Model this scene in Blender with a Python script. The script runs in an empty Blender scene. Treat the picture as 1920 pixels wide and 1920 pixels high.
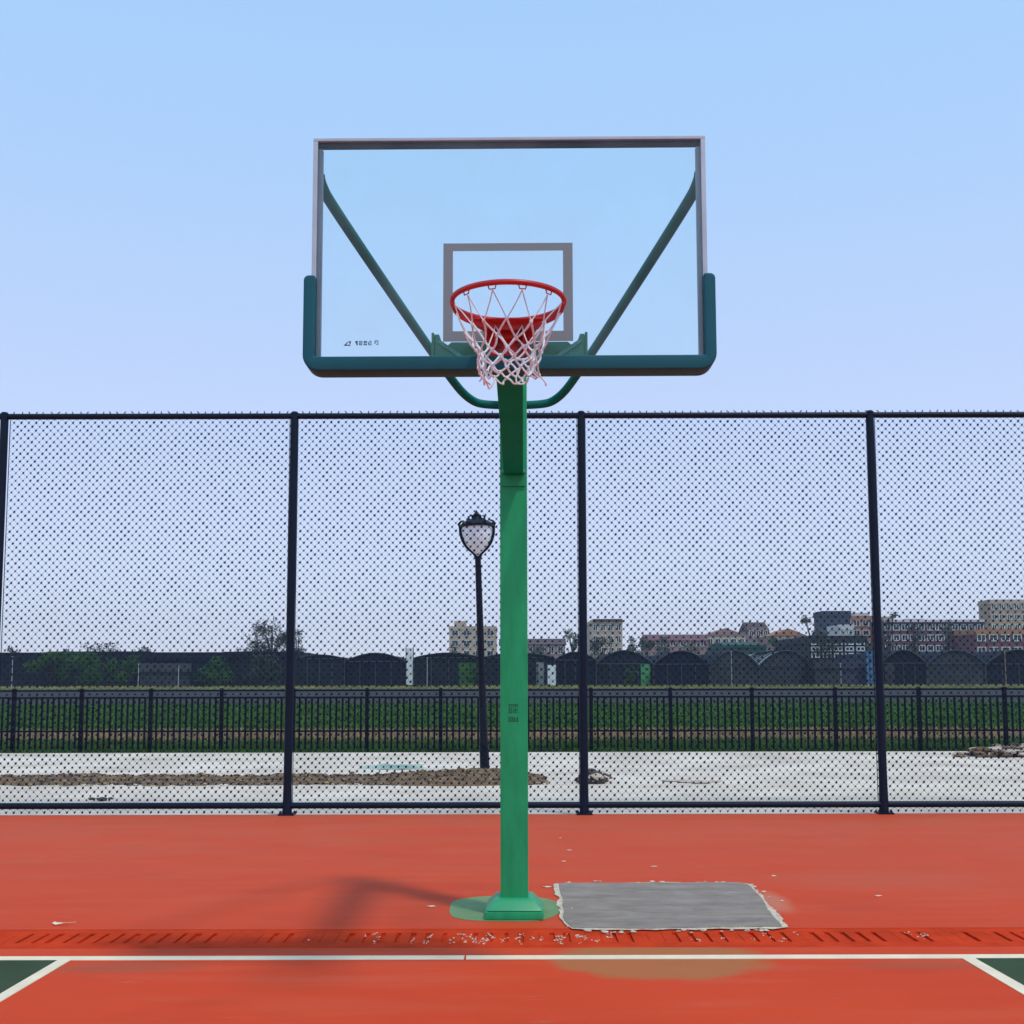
import bpy, bmesh, math, random
from mathutils import Vector, Matrix, noise

random.seed(11)
R = math.radians
scene = bpy.context.scene
col = scene.collection

# ------------------------------------------------------------------ camera
F = 2060.0            # focal length in pixels of the 1920 px photograph
CAMZ = 1.45
PITCH = R(5.2)
CY = 1275.0 - F * math.tan(PITCH)      # principal point row
cd = bpy.data.cameras.new('camera')
cam = bpy.data.objects.new('camera', cd)
col.objects.link(cam)
cam.location = (0, 0, CAMZ)
cam.rotation_euler = (R(90) + PITCH, R(0.12), 0)
cd.sensor_width = 36
cd.lens = 36 * F / 1920
cd.shift_y = (CY - 960) / 1920
cd.clip_start = 0.05
cd.clip_end = 6000
scene.camera = cam

# ------------------------------------------------------------------ light
SUN_DIR = Vector((0.355, -0.37, 1.0)).normalized()
EL = math.asin(SUN_DIR.z)
AZ = math.atan2(SUN_DIR.x, SUN_DIR.y)
w = bpy.data.worlds.new('World')
scene.world = w
w.use_nodes = True
nt = w.node_tree
nt.nodes.clear()
out = nt.nodes.new('ShaderNodeOutputWorld')
bg = nt.nodes.new('ShaderNodeBackground')
sky = nt.nodes.new('ShaderNodeTexSky')
sky.sky_type = 'NISHITA'
sky.sun_disc = False
sky.sun_elevation = EL
sky.sun_rotation = AZ
sky.altitude = 0
sky.air_density = 1.0
sky.dust_density = 0.6
sky.ozone_density = 2.0
bg.inputs['Strength'].default_value = 0.15
# a thin pale veil of high haze evens the clear blue out
mx = nt.nodes.new('ShaderNodeMix')
mx.data_type = 'RGBA'
mx.inputs['Factor'].default_value = 0.86
wtc = nt.nodes.new('ShaderNodeTexCoord')
wsp = nt.nodes.new('ShaderNodeSeparateXYZ')
nt.links.new(wtc.outputs['Generated'], wsp.inputs[0])
wr = nt.nodes.new('ShaderNodeValToRGB')
we = wr.color_ramp.elements
we[0].position = 0.0
we[0].color = (0.70, 0.75, 0.92, 1)
we[1].position = 0.62
we[1].color = (0.36, 0.605, 0.95, 1)
x_ = we.new(0.14)
x_.color = (0.61, 0.70, 0.94, 1)
x_ = we.new(0.26)
x_.color = (0.52, 0.65, 0.94, 1)
x_ = we.new(0.42)
x_.color = (0.42, 0.63, 0.95, 1)
nt.links.new(wsp.outputs['Z'], wr.inputs[0])
wv = nt.nodes.new('ShaderNodeVectorMath')
wv.operation = 'SCALE'
wv.inputs['Scale'].default_value = 7.0
nt.links.new(wr.outputs[0], wv.inputs[0])
nt.links.new(wv.outputs[0], mx.inputs['B'])
nt.links.new(sky.outputs[0], mx.inputs['A'])
nt.links.new(mx.outputs['Result'], bg.inputs['Color'])
nt.links.new(bg.outputs[0], out.inputs[0])

sl = bpy.data.lights.new('sun', 'SUN')
sl.energy = 1.65
sl.angle = R(5.5)
sl.color = (1.0, 0.93, 0.82)
so = bpy.data.objects.new('sun', sl)
so.rotation_euler = SUN_DIR.to_track_quat('Z', 'Y').to_euler()
so.location = (5, -5, 12)
col.objects.link(so)

scene.view_settings.view_transform = 'Standard'
scene.view_settings.look = 'None'
scene.view_settings.exposure = 0.09
scene.view_settings.gamma = 1.0
scene.render.resolution_x = 1024
scene.render.resolution_y = 1024

# ------------------------------------------------------------------ helpers
cp, sp = math.cos(PITCH), math.sin(PITCH)


def ray(px, py):
    x = (px - 960) / F
    y = -(py - CY) / F
    return Vector((x, cp - y * sp, sp + y * cp))


def at(px, py, Y):
    """point on the plane at distance Y seen at a pixel of the photograph"""
    d = ray(px, py)
    return Vector((0, 0, CAMZ)) + d * (Y / d.y)


def gnd(px, py, z=0.0):
    d = ray(px, py)
    return Vector((0, 0, CAMZ)) + d * ((z - CAMZ) / d.z)


class MB:
    def __init__(self):
        self.v = []
        self.f = []
        self.mi = []

    def add(self, vs, fs, m=0):
        o = len(self.v)
        self.v += [tuple(p) for p in vs]
        self.f += [tuple(i + o for i in f) for f in fs]
        self.mi += [m] * len(fs)
        return self

    def box(self, c, s, m=0, rz=0.0):
        x, y, z = s[0] / 2, s[1] / 2, s[2] / 2
        vs = [Vector((a * x, b * y, d * z)) for d in (-1, 1) for a, b in ((-1, -1), (1, -1), (1, 1), (-1, 1))]
        if rz:
            mt = Matrix.Rotation(rz, 3, 'Z')
            vs = [mt @ p for p in vs]
        c = Vector(c)
        vs = [p + c for p in vs]
        return self.add(vs, [(3, 2, 1, 0), (4, 5, 6, 7), (0, 1, 5, 4), (1, 2, 6, 5), (2, 3, 7, 6), (3, 0, 4, 7)], m)

    def span(self, x0, x1, y0, y1, z0, z1, m=0):
        return self.box(((x0 + x1) / 2, (y0 + y1) / 2, (z0 + z1) / 2), (abs(x1 - x0), abs(y1 - y0), abs(z1 - z0)), m)

    def frustum(self, c, s0, s1, h, m=0):
        cx, cy, cz = c
        vs = [(cx + a * s0[0] / 2, cy + b * s0[1] / 2, cz) for a, b in ((-1, -1), (1, -1), (1, 1), (-1, 1))]
        vs += [(cx + a * s1[0] / 2, cy + b * s1[1] / 2, cz + h) for a, b in ((-1, -1), (1, -1), (1, 1), (-1, 1))]
        return self.add(vs, [(3, 2, 1, 0), (4, 5, 6, 7), (0, 1, 5, 4), (1, 2, 6, 5), (2, 3, 7, 6), (3, 0, 4, 7)], m)

    def prism(self, poly, axis, a0, a1, m=0):
        """extrude a 2-D outline: axis 'y' -> (x,z), 'x' -> (y,z), 'z' -> (x,y)"""
        def p3(p, a):
            if axis == 'y':
                return (p[0], a, p[1])
            if axis == 'x':
                return (a, p[0], p[1])
            return (p[0], p[1], a)
        n = len(poly)
        vs = [p3(p, a0) for p in poly] + [p3(p, a1) for p in poly]
        fs = [tuple(range(n)), tuple(range(2 * n - 1, n - 1, -1))]
        fs += [(i, i + n, (i + 1) % n + n, (i + 1) % n) for i in range(n)]
        return self.add(vs, fs, m)

    def tube(self, pts, r, n=8, closed=False, m=0, cap=True):
        pts = [Vector(p) for p in pts]
        k = len(pts)
        rr = r if isinstance(r, (list, tuple)) else [r] * k
        vs = []
        prev = None
        for i, p in enumerate(pts):
            if closed:
                t = pts[(i + 1) % k] - pts[i - 1]
            elif i == 0:
                t = pts[1] - p
            elif i == k - 1:
                t = p - pts[-2]
            else:
                t = (pts[i + 1] - p).normalized() + (p - pts[i - 1]).normalized()
            if t.length < 1e-9:
                t = Vector((0, 0, 1))
            t.normalize()
            if prev is None:
                u = t.orthogonal().normalized()
            else:
                u = prev - t * prev.dot(t)
                u = u.normalized() if u.length > 1e-6 else t.orthogonal().normalized()
            prev = u
            v = t.cross(u)
            for j in range(n):
                a = 2 * math.pi * j / n + math.pi / n
                vs.append(p + (u * math.cos(a) + v * math.sin(a)) * rr[i])
        fs = []
        for i in range(k if closed else k - 1):
            a, b = i * n, ((i + 1) % k) * n
            for j in range(n):
                fs.append((a + j, a + (j + 1) % n, b + (j + 1) % n, b + j))
        if not closed and cap:
            fs.append(tuple(range(n - 1, -1, -1)))
            fs.append(tuple((k - 1) * n + j for j in range(n)))
        return self.add(vs, fs, m)

    def lathe(self, prof, c=(0, 0, 0), n=24, m=0):
        cx, cy, cz = c
        vs = []
        for r, z in prof:
            for j in range(n):
                a = 2 * math.pi * j / n
                vs.append((cx + r * math.cos(a), cy + r * math.sin(a), cz + z))
        fs = []
        for i in range(len(prof) - 1):
            for j in range(n):
                fs.append((i * n + j, i * n + (j + 1) % n, (i + 1) * n + (j + 1) % n, (i + 1) * n + j))
        fs.append(tuple(range(n - 1, -1, -1)))
        fs.append(tuple((len(prof) - 1) * n + j for j in range(n)))
        return self.add(vs, fs, m)

    def blob(self, c, r, m=0, jit=0.25, sq=(1, 1, 1)):
        """irregular stone: jittered icosahedron"""
        t = (1 + 5 ** .5) / 2
        base = [(-1, t, 0), (1, t, 0), (-1, -t, 0), (1, -t, 0), (0, -1, t), (0, 1, t), (0, -1, -t), (0, 1, -t),
                (t, 0, -1), (t, 0, 1), (-t, 0, -1), (-t, 0, 1)]
        fs = [(0, 11, 5), (0, 5, 1), (0, 1, 7), (0, 7, 10), (0, 10, 11), (1, 5, 9), (5, 11, 4), (11, 10, 2), (10, 7, 6),
              (7, 1, 8), (3, 9, 4), (3, 4, 2), (3, 2, 6), (3, 6, 8), (3, 8, 9), (4, 9, 5), (2, 4, 11), (6, 2, 10),
              (8, 6, 7), (9, 8, 1)]
        vs = []
        for b in base:
            q = Vector(b).normalized() * r * (1 + random.uniform(-jit, jit))
            vs.append((c[0] + q.x * sq[0], c[1] + q.y * sq[1], c[2] + q.z * sq[2]))
        return self.add(vs, fs, m)

    def build(self, name, mats, parent=None, smooth=False, bevel=0.0, loc=None):
        me = bpy.data.meshes.new(name)
        me.from_pydata(self.v, [], self.f)
        if not isinstance(mats, (list, tuple)):
            mats = [mats]
        for m in mats:
            me.materials.append(m)
        if len(mats) > 1:
            me.polygons.foreach_set('material_index', self.mi)
        bm = bmesh.new()
        bm.from_mesh(me)
        if bevel:
            bmesh.ops.remove_doubles(bm, verts=bm.verts, dist=1e-5)
            es = [e for e in bm.edges if len(e.link_faces) == 2 and e.calc_face_angle(0) > R(30)]
            bmesh.ops.bevel(bm, geom=es, offset=bevel, segments=2, profile=0.7, affect='EDGES', clamp_overlap=True)
        bmesh.ops.recalc_face_normals(bm, faces=bm.faces)
        bm.to_mesh(me)
        bm.free()
        if smooth or bevel:
            me.polygons.foreach_set('use_smooth', [True] * len(me.polygons))
            try:
                me.set_sharp_from_angle(angle=R(38))
            except Exception:
                pass
        me.update()
        o = bpy.data.objects.new(name, me)
        col.objects.link(o)
        o.parent = parent
        if loc is not None:
            o.location = loc
        return o


def tag(o, label=None, cat=None, group=None, kind=None):
    if label:
        o['label'] = label
    if cat:
        o['category'] = cat
    if group:
        o['group'] = group
    if kind:
        o['kind'] = kind
    return o


def empty(name, loc=(0, 0, 0), rz=0.0, label=None, cat=None, group=None):
    o = bpy.data.objects.new(name, None)
    o.empty_display_size = 0.2
    o.location = loc
    o.rotation_euler = (0, 0, rz)
    col.objects.link(o)
    return tag(o, label, cat, group)


def srgb(r, g, b):
    def c(u):
        u /= 255.0
        return u / 12.92 if u <= 0.04045 else ((u + 0.055) / 1.055) ** 2.4
    return (c(r), c(g), c(b), 1)


def mat(name, color, rough=0.6, metal=0.0, var=0.0, vscale=8.0, bump=0.0, bscale=60.0, color2=None, spec=0.5, stretch=None, coat=0.0):
    m = bpy.data.materials.new(name)
    m.use_nodes = True
    t = m.node_tree
    b = t.nodes['Principled BSDF']
    b.inputs['Roughness'].default_value = rough
    b.inputs['Metallic'].default_value = metal
    b.inputs['Specular IOR Level'].default_value = spec
    b.inputs['Coat Weight'].default_value = coat
    tc = t.nodes.new('ShaderNodeTexCoord')
    src = tc.outputs['Object']
    if stretch:
        mp = t.nodes.new('ShaderNodeMapping')
        mp.inputs['Scale'].default_value = stretch
        t.links.new(src, mp.inputs[0])
        src = mp.outputs[0]
    if var > 0 or color2:
        n = t.nodes.new('ShaderNodeTexNoise')
        n.inputs['Scale'].default_value = vscale
        n.inputs['Detail'].default_value = 6
        n.inputs['Roughness'].default_value = 0.62
        t.links.new(src, n.inputs['Vector'])
        cr = t.nodes.new('ShaderNodeValToRGB')
        cr.color_ramp.elements[0].position = 0.32
        cr.color_ramp.elements[1].position = 0.68
        if color2:
            cr.color_ramp.elements[0].color = color
            cr.color_ramp.elements[1].color = color2
        else:
            cr.color_ramp.elements[0].color = tuple(min(1, c * (1 - var)) for c in color[:3]) + (1,)
            cr.color_ramp.elements[1].color = tuple(min(1, c * (1 + var)) for c in color[:3]) + (1,)
        t.links.new(n.outputs['Fac'], cr.inputs[0])
        t.links.new(cr.outputs[0], b.inputs['Base Color'])
    else:
        b.inputs['Base Color'].default_value = color
    if bump > 0:
        n2 = t.nodes.new('ShaderNodeTexNoise')
        n2.inputs['Scale'].default_value = bscale
        n2.inputs['Detail'].default_value = 5
        t.links.new(src, n2.inputs['Vector'])
        bp = t.nodes.new('ShaderNodeBump')
        bp.inputs['Strength'].default_value = bump
        bp.inputs['Distance'].default_value = 0.01
        t.links.new(n2.outputs['Fac'], bp.inputs['Height'])
        t.links.new(bp.outputs[0], b.inputs['Normal'])
    return m


M = {}
M['pole_green'] = mat('pole_green', (0.018, 0.36, 0.135, 1), 0.5, spec=0.25, var=0.14, vscale=5, bump=0.12, bscale=30, stretch=(2.5, 2.5, .6))
M['bracket_green'] = mat('bracket_green', (0.03, 0.34, 0.18, 1), 0.45, var=0.08, vscale=6)
M['pad_teal'] = mat('pad_teal', (0.009, 0.105, 0.13, 1), 0.55, spec=0.25, var=0.12, vscale=2.5, bump=0.08, bscale=40)
M['aluminium'] = mat('aluminium', (0.46, 0.58, 0.64, 1), 0.6, 0.0, var=0.08, vscale=6)
M['target_paint'] = mat('target_paint', (0.22, 0.27, 0.27, 1), 0.7)
M['rail_shade_black'] = mat('rail_shade_black', (0.01, 0.01, 0.012, 1), 0.6)
M['rim_red'] = mat('rim_red', (0.50, 0.02, 0.018, 1), 0.38, var=0.15, vscale=18, color2=None)
M['net_cord'] = mat('net_cord', (0.84, 0.88, 0.88, 1), 0.9, spec=.1, var=0.10, vscale=30, bump=0.5, bscale=300)
M['bolt'] = mat('bolt', (0.12, 0.4, 0.25, 1), 0.4)
M['mark_ink'] = mat('mark_ink', (0.03, 0.07, 0.13, 1), 0.6)
M['stencil'] = mat('stencil', (0.008, 0.10, 0.05, 1), 0.7)
M['fence_navy'] = mat('fence_navy', (0.002, 0.009, 0.026, 1), 0.5, var=0.2, vscale=4, spec=0.2)
M['fence_wire'] = mat('fence_wire', (0.004, 0.012, 0.05, 1), 0.55, var=0.3, vscale=1.5, spec=0.15)
M['picket_black'] = mat('picket_black', (0.002, 0.003, 0.010, 1), 0.55, spec=0.12)
M['lamp_black'] = mat('lamp_black', (0.004, 0.006, 0.012, 1), 0.45, spec=0.2)
M['lamp_globe'] = mat('lamp_globe', (0.82, 0.86, 0.92, 1), 0.35)
M['line_paint'] = mat('line_paint', (0.85, 0.70, 0.47, 1), 0.7, var=0.08, vscale=5, bump=0.2, bscale=120)
M['chip'] = mat('chip', (0.75, 0.6, 0.45, 1), 0.8, var=0.2, vscale=30)
M['green_court'] = mat('green_court', (0.045, 0.070, 0.034, 1), 0.8, spec=0.1, var=0.12, vscale=3, bump=0.3, bscale=220)
M['green_patch'] = mat('green_patch', (0.16, 0.27, 0.10, 1), 0.7, var=0.12, vscale=5, bump=0.3, bscale=200)
M['cement'] = mat('cement', (0.31, 0.255, 0.21, 1), 0.9, spec=0.1, var=0.24, vscale=3.2, bump=0.9, bscale=70, stretch=(1, 2.4, 1))
M['cream_edge'] = mat('cream_edge', (0.62, 0.50, 0.36, 1), 0.9, var=0.3, vscale=22, bump=0.6, bscale=80)
M['grate_red'] = mat('grate_red', (0.58, 0.046, 0.011, 1), 0.8, spec=0.03, var=0.18, vscale=5)
M['soil'] = mat('soil', (0.06, 0.035, 0.018, 1), 0.95, vscale=7, color2=(0.26, 0.165, 0.085, 1), bump=1.0, bscale=25)
M['stone_pale'] = mat('stone_pale', (0.50, 0.42, 0.34, 1), 0.9, var=0.25, vscale=8)
M['stone_dark'] = mat('stone_dark', (0.07, 0.055, 0.045, 1), 0.9, var=0.3, vscale=8)
M['straw'] = mat('straw', (0.34, 0.24, 0.11, 1), 0.9, var=0.35, vscale=9)
M['leaf'] = mat('leaf', (0.022, 0.065, 0.018, 1), 0.7, vscale=0.8, color2=(0.06, 0.15, 0.035, 1), spec=.1)
M['leaf_dark'] = mat('leaf_dark', (0.010, 0.024, 0.014, 1), 0.7, vscale=0.8, color2=(0.025, 0.055, 0.028, 1))
M['leaf_grey'] = mat('leaf_grey', (0.04, 0.055, 0.04, 1), 0.7, vscale=0.8, color2=(0.13, 0.15, 0.11, 1))
M['grass'] = mat('grass', (0.024, 0.070, 0.012, 1), 0.8, vscale=0.5, color2=(0.085, 0.185, 0.03, 1), spec=.1)
M['yellow_weed'] = mat('yellow_weed', (0.12, 0.13, 0.025, 1), 0.8, vscale=0.5, color2=(0.36, 0.33, 0.10, 1))
M['bark'] = mat('bark', (0.03, 0.022, 0.015, 1), 0.9, var=0.3, vscale=5)
M['shade_cloth'] = mat('shade_cloth', (0.008, 0.015, 0.025, 1), 0.9, spec=0.1, var=0.2, vscale=0.7, stretch=(1, 1, .3))
M['shade_grey'] = mat('shade_grey', (0.04, 0.05, 0.055, 1), 0.85, var=0.2, vscale=0.8)
M['film_grey'] = mat('film_grey', (0.15, 0.18, 0.17, 1), 0.6, var=0.35, vscale=1.3, stretch=(3, 1, .4))
M['wall_dark'] = mat('wall_dark', (0.014, 0.024, 0.030, 1), 0.9, spec=0.1, var=0.25, vscale=0.6)
M['wall_gap'] = mat('wall_gap', (0.04, 0.05, 0.055, 1), 0.9, spec=0.1, var=0.25, vscale=0.9)
M['pale_pole'] = mat('pale_pole', (0.35, 0.38, 0.38, 1), 0.6)
M['blue_sheet'] = mat('blue_sheet', (0.06, 0.20, 0.38, 1), 0.5, var=0.5, vscale=3)
M['green_sheet'] = mat('green_sheet', (0.05, 0.25, 0.08, 1), 0.6, var=0.4, vscale=3)
M['white_sign'] = mat('white_sign', (0.62, 0.68, 0.66, 1), 0.7, var=0.25, vscale=3)


def wall_mat(name, c):
    return mat(name, c, 0.9, var=0.16, vscale=0.35)


# court paint: red acrylic with fine grain, worn tone and a few dry stains of their own shape
def court_material():
    m = bpy.data.materials.new('court_red')
    m.use_nodes = True
    t = m.node_tree
    L = t.links
    b = t.nodes['Principled BSDF']
    b.inputs['Roughness'].default_value = 0.62
    b.inputs['Specular IOR Level'].default_value = 0.06
    tc = t.nodes.new('ShaderNodeTexCoord')

    def noise_(scale, detail=5, stretch=(1, 1, 1)):
        mp = t.nodes.new('ShaderNodeMapping')
        mp.inputs['Scale'].default_value = stretch
        L.new(tc.outputs['Object'], mp.inputs[0])
        n = t.nodes.new('ShaderNodeTexNoise')
        n.inputs['Scale'].default_value = scale
        n.inputs['Detail'].default_value = detail
        L.new(mp.outputs[0], n.inputs[0])
        return n.outputs['Fac']

    def ramp(src, p0, p1, c0=(0, 0, 0, 1), c1=(1, 1, 1, 1)):
        r = t.nodes.new('ShaderNodeValToRGB')
        r.color_ramp.elements[0].position = p0
        r.color_ramp.elements[1].position = p1
        r.color_ramp.elements[0].color = c0
        r.color_ramp.elements[1].color = c1
        L.new(src, r.inputs[0])
        return r.outputs[0]

    def mix(f, a, c):
        x = t.nodes.new('ShaderNodeMix')
        x.data_type = 'RGBA'
        if isinstance(f, float):
            x.inputs['Factor'].default_value = f
        else:
            L.new(f, x.inputs['Factor'])
        if isinstance(a, tuple):
            x.inputs['A'].default_value = a
        else:
            L.new(a, x.inputs['A'])
        if isinstance(c, tuple):
            x.inputs['B'].default_value = c
        else:
            L.new(c, x.inputs['B'])
        return x.outputs['Result']

    base = ramp(noise_(0.7, 6, (1, 1.6, 1)), 0.3, 0.7, (0.62, 0.048, 0.009, 1), (0.71, 0.066, 0.013, 1))
    grain = ramp(noise_(260, 2), 0.3, 0.7, (0.46, 0.034, 0.008, 1), (0.80, 0.088, 0.025, 1))
    c = mix(0.5, base, grain)
    # streaky rubbed tone left by brushing and feet
    st = t.nodes.new('ShaderNodeMath')
    st.operation = 'MULTIPLY'
    L.new(ramp(noise_(2.2, 7, (0.35, 2.6, 1)), 0.48, 0.72), st.inputs[0])
    st.inputs[1].default_value = 0.30
    c = mix(st.outputs[0], c, (0.62, 0.13, 0.065, 1))
    sd = t.nodes.new('ShaderNodeMath')
    sd.operation = 'MULTIPLY'
    L.new(ramp(noise_(1.1, 8, (1, 1.8, 1)), 0.56, 0.75), sd.inputs[0])
    sd.inputs[1].default_value = 0.28
    c = mix(sd.outputs[0], c, (0.34, 0.030, 0.010, 1))
    # red grows duller towards the fence
    sep = t.nodes.new('ShaderNodeSeparateXYZ')
    L.new(tc.outputs['Object'], sep.inputs[0])
    mr = t.nodes.new('ShaderNodeMapRange')
    mr.inputs['From Min'].default_value = 5.5
    mr.inputs['From Max'].default_value = 11.5
    L.new(sep.outputs['Y'], mr.inputs['Value'])
    ad = t.nodes.new('ShaderNodeMath')
    ad.operation = 'MULTIPLY'
    L.new(mr.outputs[0], ad.inputs[0])
    L.new(ramp(noise_(1.3, 5, (0.6, 1.4, 1)), 0.1, 0.8), ad.inputs[1])
    c = mix(ad.outputs[0], c, (0.56, 0.105, 0.048, 1))

    # dried mud stain in front of the cement patch
    def ellipse(cx, cy, rx, ry, edge, stain, fac, nz=0.5):
        nonlocal c
        mp = t.nodes.new('ShaderNodeMapping')
        mp.inputs['Location'].default_value = (-cx / rx, -cy / ry, 0)
        mp.inputs['Scale'].default_value = (1 / rx, 1 / ry, 0)
        L.new(tc.outputs['Object'], mp.inputs[0])
        nn = t.nodes.new('ShaderNodeTexNoise')
        nn.inputs['Scale'].default_value = 3.0
        nn.inputs['Detail'].default_value = 4
        L.new(tc.outputs['Object'], nn.inputs[0])
        ln = t.nodes.new('ShaderNodeVectorMath')
        ln.operation = 'LENGTH'
        L.new(mp.outputs[0], ln.inputs[0])
        s = t.nodes.new('ShaderNodeMath')
        s.operation = 'MULTIPLY_ADD'
        L.new(nn.outputs['Fac'], s.inputs[0])
        s.inputs[1].default_value = nz
        L.new(ln.outputs['Value'], s.inputs[2])
        mk = t.nodes.new('ShaderNodeMapRange')
        mk.inputs['From Min'].default_value = 1.0 + nz / 2
        mk.inputs['From Max'].default_value = 1.0 + nz / 2 - edge
        mk.inputs['To Max'].default_value = fac
        L.new(s.outputs[0], mk.inputs['Value'])
        c = mix(mk.outputs[0], c, stain)
    g = gnd(1215, 1800)
    ellipse(g.x + .06, g.y, 0.62, 0.42, 0.2, (0.38, 0.17, 0.055, 1), 0.72)
    g = gnd(230, 1812)
    ellipse(g.x, g.y, 0.55, 0.13, 0.5, (0.28, 0.10, 0.05, 1), 0.45)
    g = gnd(1740, 1812)
    ellipse(g.x, g.y, 0.5, 0.11, 0.6, (0.30, 0.10, 0.05, 1), 0.4)
    g = gnd(1620, 1650)
    ellipse(g.x, g.y, 1.1, 0.5, 0.6, (0.54, 0.11, 0.055, 1), 0.4)
    # sparse dusty scuffs
    sc = t.nodes.new('ShaderNodeMath')
    sc.operation = 'MULTIPLY'
    L.new(ramp(noise_(9, 4, (0.5, 3, 1)), 0.66, 0.74), sc.inputs[0])
    sc.inputs[1].default_value = 0.35
    c = mix(sc.outputs[0], c, (0.55, 0.19, 0.12, 1))
    # scraped cement dust beside the right end of the patch
    g = gnd(1445, 1690)
    ellipse(g.x, g.y, 0.13, 0.45, 0.7, (0.55, 0.26, 0.16, 1), 0.55, 0.9)
    L.new(c, b.inputs['Base Color'])
    bp = t.nodes.new('ShaderNodeBump')
    bp.inputs['Strength'].default_value = 0.25
    bp.inputs['Distance'].default_value = 0.004
    L.new(noise_(300, 3), bp.inputs['Height'])
    L.new(bp.outputs[0], b.inputs['Normal'])
    return m


M['court'] = court_material()


def pavement_material():
    m = mat('pale_pavement', (0.56, 0.46, 0.35, 1), 0.9, vscale=0.7, color2=(0.82, 0.71, 0.57, 1), bump=0.5, bscale=30)
    return m


M['pavement'] = pavement_material()


def field_material():
    m = bpy.data.materials.new('field')
    m.use_nodes = True
    t = m.node_tree
    L = t.links
    b = t.nodes['Principled BSDF']
    b.inputs['Roughness'].default_value = 0.95
    b.inputs['Specular IOR Level'].default_value = 0.1
    tc = t.nodes.new('ShaderNodeTexCoord')
    sep = t.nodes.new('ShaderNodeSeparateXYZ')
    L.new(tc.outputs['Object'], sep.inputs[0])
    n = t.nodes.new('ShaderNodeTexNoise')
    n.inputs['Scale'].default_value = 0.35
    n.inputs['Detail'].default_value = 7
    L.new(tc.outputs['Object'], n.inputs[0])
    ma = t.nodes.new('ShaderNodeMath')
    ma.operation = 'MULTIPLY_ADD'
    L.new(n.outputs['Fac'], ma.inputs[0])
    ma.inputs[1].default_value = 7.0
    L.new(sep.outputs['Y'], ma.inputs[2])
    mr = t.nodes.new('ShaderNodeMapRange')
    mr.inputs['From Min'].default_value = 20
    mr.inputs['From Max'].default_value = 120
    L.new(ma.outputs[0], mr.inputs['Value'])
    r = t.nodes.new('ShaderNodeValToRGB')
    L.new(mr.outputs[0], r.inputs[0])
    e = r.color_ramp.elements

    def pos(Y):
        return (Y + 3.5 - 20) / 100
    stops = [(20, (0.018, 0.040, 0.010)), (26.5, (0.020, 0.045, 0.010)), (27.5, (0.11, 0.075, 0.035)),
             (32, (0.13, 0.085, 0.04)), (33, (0.026, 0.085, 0.010)), (46, (0.035, 0.10, 0.014)),
             (54, (0.035, 0.040, 0.034)), (76, (0.035, 0.036, 0.038)), (82, (0.11, 0.13, 0.03)), (90, (0.16, 0.17, 0.04))]
    e[0].position = pos(stops[0][0])
    e[0].color = stops[0][1] + (1,)
    e[1].position = pos(stops[-1][0])
    e[1].color = stops[-1][1] + (1,)
    for Y, c in stops[1:-1]:
        x = e.new(pos(Y))
        x.color = c + (1,)
    n2 = t.nodes.new('ShaderNodeTexNoise')
    n2.inputs['Scale'].default_value = 3.5
    n2.inputs['Detail'].default_value = 8
    L.new(tc.outputs['Object'], n2.inputs[0])
    mr2 = t.nodes.new('ShaderNodeMapRange')
    mr2.inputs['From Min'].default_value = 0.3
    mr2.inputs['From Max'].default_value = 0.7
    mr2.inputs['To Min'].default_value = 0.55
    mr2.inputs['To Max'].default_value = 1.5
    L.new(n2.outputs['Fac'], mr2.inputs['Value'])
    vm = t.nodes.new('ShaderNodeVectorMath')
    vm.operation = 'SCALE'
    L.new(r.outputs[0], vm.inputs[0])
    L.new(mr2.outputs[0], vm.inputs['Scale'])
    L.new(vm.outputs[0], b.inputs['Base Color'])
    return m


M['field'] = field_material()


def glass_material():
    m = bpy.data.materials.new('board_glass')
    m.use_nodes = True
    t = m.node_tree
    t.nodes.clear()
    o = t.nodes.new('ShaderNodeOutputMaterial')
    tr = t.nodes.new('ShaderNodeBsdfTransparent')
    tr.inputs['Color'].default_value = (0.945, 1.0, 1.0, 1)
    gl = t.nodes.new('ShaderNodeBsdfGlossy')
    gl.inputs['Roughness'].default_value = 0.03
    fr = t.nodes.new('ShaderNodeFresnel')
    fr.inputs['IOR'].default_value = 1.3
    df = t.nodes.new('ShaderNodeBsdfDiffuse')
    df.inputs['Color'].default_value = (0.75, 0.9, 0.95, 1)
    tc = t.nodes.new('ShaderNodeTexCoord')
    nz = t.nodes.new('ShaderNodeTexNoise')
    nz.inputs['Scale'].default_value = 4
    nz.inputs['Detail'].default_value = 8
    t.links.new(tc.outputs['Object'], nz.inputs[0])
    mr = t.nodes.new('ShaderNodeMapRange')
    mr.inputs['From Min'].default_value = 0.35
    mr.inputs['From Max'].default_value = 0.75
    mr.inputs['To Min'].default_value = 0.012
    mr.inputs['To Max'].default_value = 0.055
    t.links.new(nz.outputs['Fac'], mr.inputs[0])
    m2 = t.nodes.new('ShaderNodeMixShader')
    t.links.new(mr.outputs[0], m2.inputs[0])
    t.links.new(tr.outputs[0], m2.inputs[1])
    t.links.new(df.outputs[0], m2.inputs[2])
    mx = t.nodes.new('ShaderNodeMixShader')
    t.links.new(fr.outputs[0], mx.inputs[0])
    t.links.new(m2.outputs[0], mx.inputs[1])
    t.links.new(gl.outputs[0], mx.inputs[2])
    t.links.new(mx.outputs[0], o.inputs[0])
    return m


M['glass'] = glass_material()

# ------------------------------------------------------------------ the ground
def terrain_h(Y):
    if Y < 24:
        return -0.03
    u = min(1.0, (Y - 24) / 62.0)
    return -0.03 + 0.91 * (u * u * (3 - 2 * u))


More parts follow.
